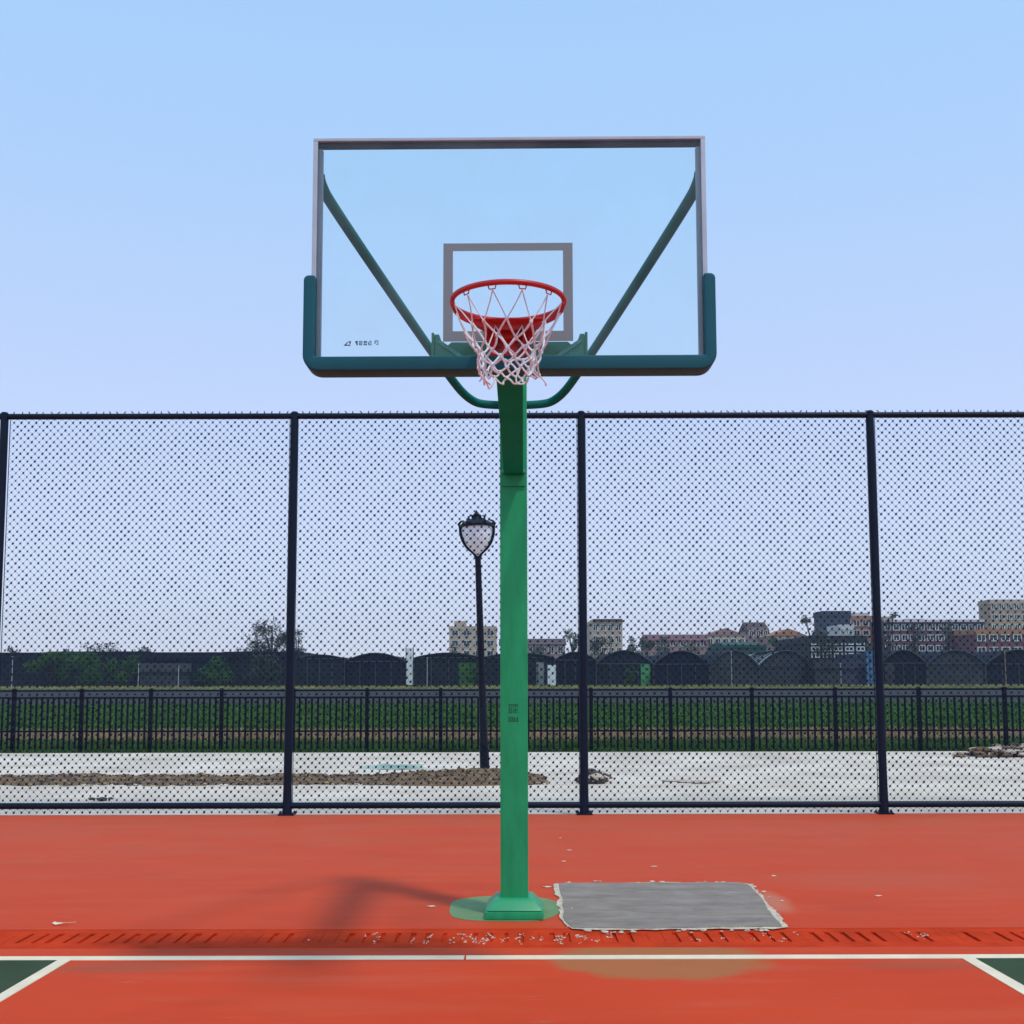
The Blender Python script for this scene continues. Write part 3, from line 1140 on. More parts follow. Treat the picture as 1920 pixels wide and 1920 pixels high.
def mesh_panel(x0, x1, name):
    n = int(round((x1 - x0 - .09) / CW))
    cw = (x1 - x0 - .09) / n
    zlo_, zhi_ = 0.025, ZT + .062
    m_ = int((zhi_ - zlo_) / (CH / 2))
    g = MB()
    rn = random.Random(int(x0 * 100))
    amp = lambda x, z: 0.010 * noise.noise(Vector((x * 0.7, z * 0.7, x0)))
    for k_ in range(n):
        cx = x0 + .045 + (k_ + .5) * cw
        pts = []
        for j in range(m_ + 1):
            z_ = zlo_ + j * CH / 2
            s_ = 1 if (j + k_) % 2 == 0 else -1
            xx = cx + s_ * (cw / 2 + .002) + .004 * noise.noise(Vector((cx * 2, z_ * 2, 7)))
            zz = z_ + .005 * noise.noise(Vector((cx * 1.3, z_ * 1.3, 3)))
            pts.append(Vector((xx, .040 + amp(cx, z_), zz)))
        # flattened spiral: one leg in front, next behind
        P = []
        for j, p in enumerate(pts):
            P.append(p + Vector((0, -.0022 if (j + k_) % 2 else .0022, 0)))
        g.tube(P, WR, 3, cap=False)
        # the interlock where two wires wrap round each other
        for j, p in enumerate(pts):
            if (j + k_) % 2 == 0:
                s_ = random.Random(k_ * 977 + j).uniform(.8, 1.2) * .0135
                c_ = p
                g.add([(c_.x - s_, c_.y, c_.z), (c_.x + s_, c_.y, c_.z), (c_.x, c_.y - s_ * .7, c_.z), (c_.x, c_.y + s_ * .7, c_.z),
                       (c_.x - s_ * .25, c_.y, c_.z - s_ * 1.15), (c_.x + s_ * .25, c_.y, c_.z + s_ * 1.15)],
                      [(0, 2, 5), (2, 1, 5), (1, 3, 5), (3, 0, 5), (2, 0, 4), (1, 2, 4), (3, 1, 4), (0, 3, 4)])
        # twisted wire ends above the top rail
        e_ = pts[-1]
        if k_ % 2:
            continue
        g.tube([e_, e_ + Vector((rn.uniform(-.012, .012), 0, .022)), e_ + Vector((rn.uniform(-.016, .016), 0, .036))], .0062, 4)
    # tension bars at both ends
    for xx in (x0 + .047, x1 - .047):
        g.span(xx - .003, xx + .003, .036, .044, .06, ZT - .03)
    return g.build(name, M['fence_wire'], f_root)


for i in range(1, len(posts) - 1):
    mesh_panel(posts[i], posts[i + 1], 'wire_mesh')

# ------------------------------------------------------------------ street lamp beyond the fence
LB = gnd(909, 1453, -0.01)
lamp = empty('street_lamp', (LB.x, LB.y, -0.012), 0, 'black lantern lamp post leaning slightly left behind the chain link fence', 'street lamp')
lk = F / LB.y / cp
H = (at(893, 963, LB.y).z)
lamp.rotation_euler = (0, -R(1.9), 0)
g = MB()
s1 = 1.0
hb = H - 0.66           # where the cup starts
g.lathe([(.095, 0), (.095, .05), (.075, .08), (.072, .45), (.078, .47), (.062, .52), (.056, hb * .5), (.047, hb - .05), (.050, hb)], n=16)
g.build('lamp_pole', M['lamp_black'], lamp, smooth=True)
for q in range(2):
    an = q * math.pi
    g = MB()
    prof = [(.03, hb - .02), (.06, hb + .05), (.15, hb + .12), (.225, hb + .23), (.262, hb + .36), (.262, hb + .46)]
    P = smooth_path([Vector((r_ * math.cos(an), r_ * math.sin(an), z_)) for r_, z_ in prof], 2)
    g.tube(P, .025, 8)
    g.build('lamp_arm', M['lamp_black'], lamp, smooth=True)
g = MB()
g.lathe([(.03, hb + .02), (.10, hb + .09), (.17, hb + .17), (.215, hb + .27), (.235, hb + .38), (.235, hb + .455)], n=24)
g.build('lamp_globe', M['lamp_globe'], lamp, smooth=True)
g = MB()
g.lathe([(.24, hb + .455), (.275, hb + .46), (.275, hb + .49), (.20, hb + .55), (.11, hb + .585), (.06, hb + .60), (.05, hb + .62)], n=24)
cap_ = g.build('lamp_cap', M['lamp_black'], lamp, smooth=True)
g = MB()
g.lathe([(.03, hb + .615), (.05, hb + .635), (.052, hb + .66), (.03, hb + .69), (.012, hb + .72), (.003, hb + .73)], n=12)
for q in range(6):
    an = q * math.pi / 3
    def pp(r_, z_):
        return Vector((r_ * math.cos(an), r_ * math.sin(an), hb + z_))
    g.tube([pp(.265, .47), pp(.285, .515), pp(.25, .555), pp(.20, .57)], [.020, .022, .018, .010], 6)
    g.tube([pp(.12, .585), pp(.13, .625), pp(.09, .645)], [.018, .018, .010], 6)
g.build('finial', M['lamp_black'], cap_, smooth=True)

# ------------------------------------------------------------------ dirt bank on the pavement
def hfield(name, x0, x1, y0, y1, nx, ny, hf, m, label, cat, z0=-0.03, kind='stuff', group=None):
    g = MB()
    vs = []
    for j in range(ny + 1):
        for i in range(nx + 1):
            x = x0 + (x1 - x0) * i / nx
            y = y0 + (y1 - y0) * j / ny
            vs.append((x, y, z0 + hf(x, y)))
    g.add(vs, [(j * (nx + 1) + i, j * (nx + 1) + i + 1, (j + 1) * (nx + 1) + i + 1, (j + 1) * (nx + 1) + i) for j in range(ny) for i in range(nx)])
    return tag(g.build(name, m, smooth=True), label, cat, group, kind)


dy0 = gnd(500, 1471).y
dy1 = gnd(500, 1452).y
dxe = gnd(1028, 1462).x


def dirt(x, y):
    mid = (dy0 + dy1) / 2 + .15 * noise.noise(Vector((x * .5, 0, 0)))
    hw = (dy1 - dy0) / 2 * (1 + .25 * noise.noise(Vector((x * .7, 4, 0))))
    v = max(0, 1 - ((y - mid) / hw) ** 2)
    e = min(1, max(0, (dxe - x) / .5))
    top = .05 + .11 * math.exp(-((x + .5) / 1.2) ** 2) + .04 * noise.noise(Vector((x * .8, y * .8, 2)))
    n = .05 * noise.noise(Vector((x * 6, y * 6, 0))) + .025 * noise.noise(Vector((x * 15, y * 15, 0)))
    edge = min(1, v * 3)
    return (top * v ** .6 + n * edge) * e ** .5 if v > 0 else 0.0


hfield('dirt_bank', -12, dxe, dy0 - .3, dy1 + .3, 420, 60, dirt, M['soil'], 'long low bank of brown soil lying across the pale strip', 'soil')
g = MB()
rnd = random.Random(21)
for i in range(1600):
    x = rnd.uniform(-9, dxe)
    y = rnd.uniform(dy0, dy1)
    s_ = rnd.uniform(.008, .030)
    g.blob((x, y, -0.03 + dirt(x, y) + s_ * .2), s_, m=rnd.choice([0, 0, 1, 2]), jit=.35, sq=(1.3, 1, .7))
tag(g.build('soil_clods', [M['soil'], M['stone_dark'], M['straw']]), 'crumbly clods and straw bits scattered over the brown soil bank', 'soil', kind='stuff')


def heap(name, px0, px1, py, hgt, n, mats, label, cat, smin=.03, smax=.09, seed=1, flatk=.6):
    rn = random.Random(seed)
    a, b = gnd(px0, py, -.012), gnd(px1, py, -.012)
    g = MB()
    cx = (a.x + b.x) / 2
    wd = (b.x - a.x) / 2
    for i in range(n):
        u = rn.gauss(0, .45)
        if abs(u) > 1:
            continue
        x = u * wd
        y = rn.uniform(-.35, .35)
        hh = hgt * (1 - u * u) * (1 - abs(y) * 1.5)
        s_ = rn.uniform(smin, smax)
        g.blob((x, y, max(.0, rn.random() * hh) + s_ * .3), s_, m=rn.randrange(len(mats)), jit=.3, sq=(1.4, 1, flatk))
    o = g.build(name, mats)
    o.location = (cx, a.y, -.012)
    return tag(o, label, cat)


heap('rubble_pile', 1085, 1142, 1466, .16, 60, [M['stone_pale'], M['stone_dark']], 'small heap of grey rubble beside the middle fence post', 'rubble', seed=2)
heap('rubble_pile', 1790, 2010, 1420, .22, 230, [M['stone_pale'], M['stone_dark'], M['soil']], 'low pile of pale stones and soil at far right by the picket fence', 'rubble', .025, .10, seed=4)
def stone(px, py, s_, m, sq, label, grp, name='loose_stone', cat='stone'):
    p = gnd(px, py, -.012)
    random.seed(int(px))
    g = MB()
    g.blob((0, 0, s_ * sq[2] * .6), s_, jit=.25, sq=sq)
    o = g.build(name, m)
    o.location = (p.x, p.y, -.012)
    return tag(o, label, cat, grp)


SG_ = 'broken pavers and stones on the pale strip'
for px_, py_, s_, lb in ((1256, 1466, .09, 'leftmost flat paver piece of the row between middle and right fence posts'), (1284, 1468, .12, 'second flat paver piece from the left of the row on the sand'),
                         (1312, 1469, .13, 'third and widest paver piece of the row on the sand'), (1338, 1467, .08, 'rightmost small paver piece of the row on the sand')):
    stone(px_, py_, s_, M['stone_pale'], (1.3, 1, .22), lb, SG_, 'paver_piece', 'paver')
for px_, py_, s_, lb in ((172, 1498, .04, 'left one of three dark stones behind the bottom rail at far left'), (190, 1500, .055, 'middle and largest of three dark stones behind the bottom rail'),
                         (207, 1497, .035, 'right one of three dark stones behind the bottom rail at far left')):
    stone(px_, py_, s_, M['stone_dark'], (1.2, 1, .5), lb, SG_)
# green netting scrap on the pale strip
p = gnd(735, 1438, -.012)
hw = gnd(800, 1438).x - p.x
hfield('green_netting', p.x - hw, p.x + hw, p.y - .5, p.y + .6, 40, 14,
       lambda x, y: .035 + .05 * abs(noise.noise(Vector((x * 3, y * 3, 1)))) - .05 * (((x - p.x) / hw) ** 4 + ((y - p.y) / .6) ** 4),
       mat('netting_green', (0.30, 0.48, 0.30, 1), .9, vscale=2, color2=(.5, .52, .45, 1)), 'crumpled pale green netting sheet on the sand behind the soil bank', 'netting', kind=None)

# ------------------------------------------------------------------ low picket fence
pf = empty('picket_fence', (0, 0, 0), 0, 'low black metal picket fence running across behind the pale strip', 'fence')
PY0 = gnd(960, 1409, -.02).y


def pfy(x):
    return PY0 - 0.018 * x


px_posts = [-94, 32, 158, 287, 419, 553, 690, 827, 967, 1107, 1255, 1407, 1562, 1718, 1878, 2040]
PP = []
for q in px_posts:
    y = PY0
    for _ in range(4):
        y = pfy((q - 960) / F * y)
    PP.append(Vector(((q - 960) / F * y, y, 0)))
PZ = at(960, 1292, PY0).z
zr2 = PZ - .165
zr3 = PZ - .86
for i, p in enumerate(PP):
    g = MB()
    g.box((p.x, p.y, PZ / 2 - .01), (.075, .075, PZ + .04))
    o = g.build('post', M['picket_black'], pf, bevel=.004)
    g = MB()
    g.frustum((p.x, p.y, PZ + .0105), (.09, .09), (.03, .03), .022)
    g.build('post_cap', M['picket_black'], o)
for i in range(len(PP) - 1):
    a, b = PP[i], PP[i + 1]
    g = MB()
    d = (b - a)
    L_ = d.length
    an = math.atan2(d.y, d.x)
    mid = (a + b) / 2
    for z_, h_ in ((PZ - .02, .034), (zr2, .036), (zr3, .036)):
        g.box((mid.x, mid.y, z_), (L_ - .076, .030, h_), rz=an)
    n = 12
    for k_ in range(1, n):
        t_ = k_ / n
        q = a + d * t_
        g.box((q.x, q.y, (zr2 - .019 + .02) / 2 + .01), (.040, .022, zr2 - .019 - .02), rz=an)
        if i >= 7 and k_ % 2 == 0 and False:
            pass
    g.build('picket_panel', M['picket_black'], pf)


# ------------------------------------------------------------------ grass and weeds
def blades(name, n, xr, yr, hr, m, label, cat, seed, wid=.012, dens=None):
    rn = random.Random(seed)
    g = MB()
    c = 0
    while c < n:
        y = yr[0] + (yr[1] - yr[0]) * rn.random()
        x = rn.uniform(*xr) * y / yr[0]
        if dens and rn.random() > dens(x, y):
            c += 1
            continue
        z = terrain_h(y)
        h = rn.uniform(*hr)
        an = rn.uniform(0, math.pi)
        wx, wy = math.cos(an) * wid, math.sin(an) * wid
        lx, ly = rn.uniform(-.4, .4) * h, rn.uniform(-.4, .4) * h
        g.add([(x - wx, y - wy, z - .01), (x + wx, y + wy, z - .01), (x + lx * .5 + wx * .6, y + ly * .5 + wy * .6, z + h * .6), (x + lx, y + ly, z + h)], [(0, 1, 2, 3)])
        c += 1
    return tag(g.build(name, m), label, cat, kind='stuff')


XR = (-12, 12)
blades('grass', 30000, XR, (PAVE_END + .05, 27.5), (.03, .10), M['grass'], 'dark green grass at the foot of the picket fence', 'grass', 1, .010)
blades('dry_straw', 16000, XR, (27.0, 32.5), (.03, .11), M['straw'], 'dry tan straw band between the strips of grass', 'straw', 2, .02,
       lambda x, y: .25 + .75 * (noise.noise(Vector((x * .5, y * .9, 0))) > -.05))
blades('field_grass', 42000, (-18, 18), (32.0, 52), (.03, .10), M['grass'], 'bright green grass strip of the field beyond the straw', 'grass', 3, .04)
blades('yellow_weeds', 16000, (-45, 45), (83, 87.5), (.04, .22), M['yellow_weed'], 'yellow green weeds along the foot of the dark greenhouses', 'weeds', 4, .06,
       lambda x, y: .35 + .65 * (noise.noise(Vector((x * .15, y * .2, 5))) > -.1))


# ------------------------------------------------------------------ greenhouses and sheds
GY = 90.0
GZ = terrain_h(GY)


def arch_pts(w_, eave, peak, n=14, flat_=1.6):
    o = []
    for i in range(n + 1):
        u = -1 + 2 * i / n
        o.append((u * w_ / 2, eave + (peak - eave) * (1 - abs(u) ** flat_)))
    return o


def greenhouse(px0, px1, ytop, yeave, Y, cover, endm, label, door=None, ribs=0, group='tunnel greenhouses in the row behind the field', length=16, name='greenhouse', fl=1.9):
    a, b = at(px0, 1280, Y), at(px1, 1280, Y)
    zb_ = terrain_h(Y)
    top = at((px0 + px1) / 2, ytop, Y).z - zb_
    eave = at((px0 + px1) / 2, yeave, Y).z - zb_
    w_ = b.x - a.x
    root = empty(name, ((a.x + b.x) / 2, Y, zb_), 0, label, 'greenhouse', group)
    P = arch_pts(w_, eave, top, flat_=fl)
    g = MB()
    n = len(P)
    inner = [(x * .98, z - .06) for x, z in P]
    vs, fs = [], []
    segs = 6
    for s_ in range(segs + 1):
        y = length * s_ / segs
        vs += [(x, y, z + .02 * math.sin(s_ * 2.0)) for x, z in P]
    for s_ in range(segs):
        for i in range(n - 1):
            fs.append((s_ * n + i, s_ * n + i + 1, (s_ + 1) * n + i + 1, (s_ + 1) * n + i))
    g.add(vs, fs)
    for x_ in (-w_ / 2, w_ / 2):
        g.add([(x_, 0, 0), (x_, length, 0), (x_, length, eave), (x_, 0, eave)], [(0, 1, 2, 3)])
    cv = g.build('cover', cover, root, smooth=True)
    g = MB()
    g.prism([(-w_ / 2 + .02, 0)] + [(x * .995, z - .03) for x, z in P] + [(w_ / 2 - .02, 0)], 'y', .10, .16)
    ew = g.build('end_wall', endm, root)
    # front hoop
    g = MB()
    g.tube([(-w_ / 2, 0, 0)] + [(x, 0, z) for x, z in P] + [(w_ / 2, 0, 0)], .05, 6)
    g.tube([(-w_ / 2, 0.02, eave), (w_ / 2, 0.02, eave)], .035, 5)
    for q_ in range(1, 4):
        xq = -w_ / 2 + w_ * q_ / 4
        g.span(xq - .03, xq + .03, .04, .098, 0, eave - .04)
    g.build('frame', M['shade_grey'], root)
    if ribs:
        g = MB()
        for k_ in range(1, ribs):
            y = length * k_ / ribs * .6
            g.tube([(x * 1.004, y, z + .03) for x, z in P], .05, 5)
        g.build('ribs', M['shade_cloth'], cv)
    if door:
        dx0, dx1, dm = door
        aa, bb = at(dx0, 1280, Y).x - root.location.x, at(dx1, 1280, Y).x - root.location.x
        g = MB()
        g.span(aa, bb, .02, .085, .02, min(eave, 2.0))
        g.build('door', dm, root, bevel=.01)
    return root


WD, WG, SC, SG, FG = M['wall_dark'], M['wall_gap'], M['shade_cloth'], M['shade_grey'], M['film_grey']
GH = [
    (552, 645, 1227, 1234, SC, WD, 'dark greenhouse just right of the second tall fence post', None, 0),
    (645, 762, 1224, 1240, SC, SC, 'dark round greenhouse left of the narrow white banner', None, 0),
    (776, 905, 1224, 1233, SC, WD, 'dark greenhouse right of the white banner, partly behind the lamp post', (860, 893, M['leaf']), 0),
    (905, 1040, 1224, 1233, SC, WD, 'dark greenhouse hidden behind the green hoop pole', (1006, 1020, M['film_grey']), 0),
    (1040, 1118, 1223, 1238, SC, SC, 'dark greenhouse behind the middle tall fence post', None, 0),
    (1118, 1224, 1220, 1245, SC, WD, 'dark greenhouse with a bright green strip at its right edge', (1202, 1220, M['green_sheet']), 0),
    (1226, 1331, 1221, 1246, SC, SC, 'dark greenhouse right of the bright green strip', None, 0),
    (1331, 1424, 1220, 1250, SC, WG, 'greenhouse with a dark roof and grey end wall', None, 0),
    (1424, 1526, 1221, 1249, FG, WG, 'pale ribbed film greenhouse with grey end wall', None, 7),
    (1654, 1738, 1220, 1245, SC, SC, 'dark greenhouse right of the right tall fence post', (1660, 1678, WG), 0),
    (1740, 1848, 1221, 1246, SC, WG, 'greenhouse with grey end wall under a white ridge pipe', None, 0),
    (1850, 1975, 1220, 1247, SC, SC, 'dark greenhouse cut off by the right edge', None, 0),
]
for i, (a, b, c, d, cv, ew, lb, dr, rb) in enumerate(GH):
    greenhouse(a, b, c, d, GY + (i % 3) * .4, cv, ew, lb, dr, rb)


def block(name, px0, px1, ytop, Y, depth, m, label, cat, group=None, ybase=1300, roof=None, windows=None, wm=None, extra=None, roofm=None):
    """a building: walls, parapet, windows set into the facade as parts"""
    a, b = at(px0, 1280, Y), at(px1, 1280, Y)
    zb_ = terrain_h(Y)
    h_ = at((px0 + px1) / 2, ytop, Y).z - zb_
    w_ = b.x - a.x
    root = empty(name, ((a.x + b.x) / 2, Y, zb_), 0, label, cat, group)
    g = MB()
    g.span(-w_ / 2, w_ / 2, 0, depth, 0, h_)
    wall = g.build('wall', m, root)
    g = MB()
    ov = .02 * w_ if w_ < 20 else .3
    if roof == 'gable':
        g.prism([(-w_ / 2 - ov, h_ + .01), (w_ / 2 + ov, h_ + .01), (0, h_ * 1.12 + .3)], 'y', -ov, depth + ov)
    elif roof == 'lean':
        g.prism([(-ov, h_ * .93), (-ov, h_ * .96), (depth * .5, h_ * 1.12), (depth + ov, h_ * .98), (depth + ov, h_ * .95)], 'x', -w_ / 2 - ov, w_ / 2 + ov)
    else:
        g.span(-w_ / 2 - .12, w_ / 2 + .12, -.12, .2, h_ - .35, h_ + .35)
        g.span(-w_ / 2 - .12, -w_ / 2 + .2, .2, depth, h_ - .35, h_ + .35)
        g.span(w_ / 2 - .2, w_ / 2 + .12, .2, depth, h_ - .35, h_ + .35)
    rf = g.build('roof' if roof else 'parapet', roofm or m, root)
    if windows:
        cols_, rows_, z_lo, wf, hf_ = windows
        fr_m = M['white_sign']
        for r_ in range(rows_):
            for c_ in range(cols_):
                cx = -w_ / 2 + w_ * (c_ + .5) / cols_
                fh = (h_ - z_lo) / rows_
                cz = z_lo + fh * (r_ + .5)
                ww, hh = w_ / cols_ * wf, fh * hf_
                g = MB()
                t_ = .09
                g.span(cx - ww / 2 - t_, cx - ww / 2, -.10, .0, cz - hh / 2 - t_, cz + hh / 2 + t_)
                g.span(cx + ww / 2, cx + ww / 2 + t_, -.10, .0, cz - hh / 2 - t_, cz + hh / 2 + t_)
                g.span(cx - ww / 2, cx + ww / 2, -.10, .0, cz + hh / 2, cz + hh / 2 + t_)
                g.span(cx - ww / 2, cx + ww / 2, -.16, .0, cz - hh / 2 - t_, cz - hh / 2)
                g.span(cx - .04, cx + .04, -.07, -.021, cz - hh / 2, cz + hh / 2)
                o = g.build('window', fr_m, root)
                g = MB()
                g.span(cx - ww / 2, cx + ww / 2, -.02, -.003, cz - hh / 2, cz + hh / 2)
                g.build('pane', wm or M['pane'], o)
    if extra:
        for (kind_, u0, u1, d0, d1, hh, mm) in extra:
            g = MB()
            g.span(-w_ / 2 + w_ * u0, -w_ / 2 + w_ * u1, d0, d1, h_ + .002, h_ + hh)
            g.build(kind_, mm, root)
    return root


M['pane'] = mat('pane', (0.02, 0.026, 0.035, 1), 0.25)
C_tan = wall_mat('tan_wall', (0.40, 0.29, 0.19, 1))
C_beige = wall_mat('beige_wall', (0.46, 0.36, 0.27, 1))
C_pink = wall_mat('pink_wall', (0.30, 0.19, 0.17, 1))
C_maroon = wall_mat('maroon_wall', (0.14, 0.055, 0.06, 1))
C_orange = wall_mat('orange_wall', (0.36, 0.17, 0.085, 1))
C_navy = wall_mat('navy_wall', (0.035, 0.045, 0.075, 1))
C_dark = wall_mat('dark_hall', (0.018, 0.025, 0.028, 1))
C_green = wall_mat('green_roof', (0.012, 0.065, 0.05, 1))
C_white = wall_mat('white_wall', (0.55, 0.54, 0.56, 1))
C_roof = wall_mat('brown_roof', (0.06, 0.04, 0.035, 1))

# left: shade houses and storage
GRP = 'dark sheds on the left beyond the field'
block('shade_shed', -60, 92, 1229, 97, 10, SC, 'dark low shade shed at the far left edge', 'shed', GRP, roofm=SC)
block('shade_shed', 92, 262, 1227, 99, 12, WD, 'dark shed behind the green bushes at left', 'shed', GRP, roofm=SC)
block('shade_shed', 262, 420, 1229, 98, 9, SC, 'dark shed behind the small grey booth', 'shed', GRP, roofm=SC)
block('shade_shed', 420, 556, 1228, 100, 9, WD, 'dark shed left of the second tall fence post', 'shed', GRP, roofm=SC)
block('grey_booth', 262, 335, 1250, 89, 3, WG, 'small grey booth with pale corner poles', 'booth', roofm=M['shade_grey'])
block('dark_hall', 1520, 1626, 1200, 108, 14, C_dark, 'dark stepped hall rising behind the film greenhouse', 'building', windows=(5, 3, 2.6, .6, .45), wm=M['pane'])
block('grey_shed', 1528, 1576, 1247, 89.2, 4, WG, 'plain grey shed right of the film greenhouse', 'shed', roofm=WG)
block('navy_shed', 1577, 1624, 1247, 89.6, 4, C_navy, 'plain dark blue shed beside the blue glazed panel', 'shed', roofm=C_navy)
# blue glazed partition
g0 = at(1625, 1280, 89.0)
g1 = at(1652, 1280, 89.0)
zt_ = at(1640, 1222, 89).z
root = empty('glazed_screen', ((g0.x + g1.x) / 2, 89.0, GZ), 0, 'blue glazed screen standing behind the right tall fence post', 'screen')
g = MB()
hw_ = (g1.x - g0.x) / 2
g.span(-hw_, hw_, 0.02, .05, .0, zt_ - GZ)
g.build('glazing', M['blue_sheet'], root)
g = MB()
for k_ in range(5):
    xx = -hw_ + 2 * hw_ * k_ / 4
    g.span(xx - .03, xx + .03, -.03, .018, 0, zt_ - GZ)
for k_ in range(7):
    zz = (zt_ - GZ) * k_ / 6
    g.span(-hw_, hw_, -.05, -.031, zz, zz + .05)
g.build('glazing_bars', M['navy_bar'] if 'navy_bar' in M else C_navy, root)


def banner(px0, px1, y0, y1, Y, m, label, lines=True):
    a, b = at(px0, y1, Y), at(px1, y0, Y)
    root = empty('banner', ((a.x + b.x) / 2, Y, terrain_h(Y)), 0, label, 'banner')
    hw = (b.x - a.x) / 2
    zb_ = terrain_h(Y)
    g = MB()
    g.span(-hw, hw, 0, .04, max(.02, a.z - zb_), b.z - zb_)
    g.build('sheet', m, root, bevel=.01)
    g = MB()
    g.tube([(-hw - .05, .02, 0), (-hw - .05, .02, b.z - zb_ + .08)], .035, 6)
    g.tube([(hw + .05, .02, 0), (hw + .05, .02, b.z - zb_ + .08)], .035, 6)
    g.build('poles', M['shade_grey'], root)
    return root


banner(762, 774, 1215, 1284, 88, M['white_sign'], 'tall narrow white banner between two dark greenhouses')
banner(1027, 1042, 1247, 1290, 88, M['white_sign'], 'short white panel right of the green hoop pole')
banner(1009, 1020, 1247, 1288, 88.3, M['film_grey'], 'short grey panel left of the short white one')
for (px_, y0_, y1_, Y_, lb) in ((24, 1229, 1293, 84, 'thin pale pole near the left edge'), (260, 1243, 1290, 86, 'thin pale pole at the left corner of the grey booth'),
                                (335, 1247, 1290, 86, 'thin pale pole at the right corner of the grey booth'), (801, 1233, 1285, 86, 'thin pale pole in front of the greenhouse by the lamp post'),
                                (1371, 1222, 1286, 86, 'thin pale pole on the greenhouse with grey end wall'), (1576, 1245, 1289, 86, 'thin pale pole between the grey and navy sheds'),
                                (1884, 1222, 1293, 86, 'yellowish pole near the right edge')):
    a = at(px_, y0_, Y_)
    g = MB()
    zb_ = terrain_h(Y_)
    g.tube([(0, 0, 0), (.01, 0, (a.z - zb_) * .5), (0, 0, a.z - zb_)], [.032, .03, .026], 6)
    g.tube([(-.09, 0, a.z - zb_ - .02), (.09, 0, a.z - zb_ - .02)], .02, 5)
    o = g.build('thin_pole', M['straw'] if 'yellowish' in lb else M['pale_pole'])
    o.location = (a.x, Y_, zb_)
    tag(o, lb, 'pole', 'thin poles in front of the greenhouses')

# buildings behind
BG = 'buildings on the skyline'
block('apartment_block', 842, 930, 1177, 230, 14, C_beige, 'pale tan block behind the lamp post', 'building', BG, windows=(4, 3, 5, .5, .5), extra=[('roof_room', .1, .35, 1, 5, 1.5, C_beige), ('roof_tank', .55, .72, 2, 4, 1.0, C_roof)])
block('low_house', 938, 1060, 1205, 240, 10, C_pink, 'low pinkish house either side of the hoop pole', 'building', BG, windows=(7, 1, 5.5, .5, .5), roof='lean', roofm=C_roof)
block('apartment_block', 1110, 1168, 1166, 210, 12, C_beige, 'beige brick block right of the middle tall fence post', 'building', BG, windows=(4, 3, 5, .45, .5), extra=[('roof_slab', .05, 1.0, -.4, 8, .5, C_roof)])
block('low_house', 1215, 1330, 1198, 190, 10, C_pink, 'low pink grey house with a brown roof', 'building', BG, windows=(6, 1, 6, .5, .5), roof='lean', roofm=C_maroon)
block('low_house', 1326, 1400, 1192, 200, 10, C_beige, 'low cream house left of the small tower', 'building', BG, windows=(5, 1, 6, .5, .5), roof='gable', roofm=C_pink)
block('small_tower', 1404, 1444, 1178, 215, 8, C_pink, 'small brown house with a dark cap above the green roof', 'building', BG, windows=(3, 2, 6, .5, .5), roof='lean', roofm=C_roof)
block('green_hall', 1366, 1438, 1210, 130, 14, C_green, 'dark green roofed hall behind the greenhouses', 'building', BG, roof='lean', roofm=C_green)
block('low_house', 1448, 1515, 1193, 205, 10, C_pink, 'pinkish house left of the large dark tree', 'building', BG, windows=(4, 2, 5, .5, .5), roof='gable', roofm=C_orange)
block('navy_tower', 1546, 1598, 1151, 170, 5, C_navy, 'plain dark blue grey block with a step on its left', 'building', BG)
block('brick_building', 1584, 1652, 1160, 178, 12, C_orange, 'orange brown building right of the dark blue block', 'building', BG, windows=(4, 4, 4, .6, .5), extra=[('roof_room', .35, .8, 1, 5, .9, C_white)])
block('white_kiosk', 1577, 1603, 1177, 160, 6, C_white, 'small white fronted room below the dark blue block', 'building', BG, windows=(3, 3, 4, .5, .4))
block('terrace_building', 1660, 1850, 1168, 165, 6, C_maroon, 'long maroon terrace with white framed windows', 'building', BG, windows=(12, 3, 4.4, .62, .48),
      extra=[('roof_edge', .0, 1.0, -.3, -.125, .35, C_white), ('roof_room', .02, .12, 1, 5, .9, C_beige), ('roof_room', .28, .45, 2, 6, .6, C_white)])
block('tall_block', 1862, 1990, 1130, 185, 4.5, C_tan, 'tall tan block at the right edge of the skyline', 'building', BG, windows=(9, 5, 5, .5, .45), roofm=C_beige)
block('red_annex', 1832, 1990, 1186, 150, 8, C_maroon, 'low red brown annex in front of the tall tan block', 'building', BG, windows=(7, 2, 3.6, .6, .45), roofm=C_orange)


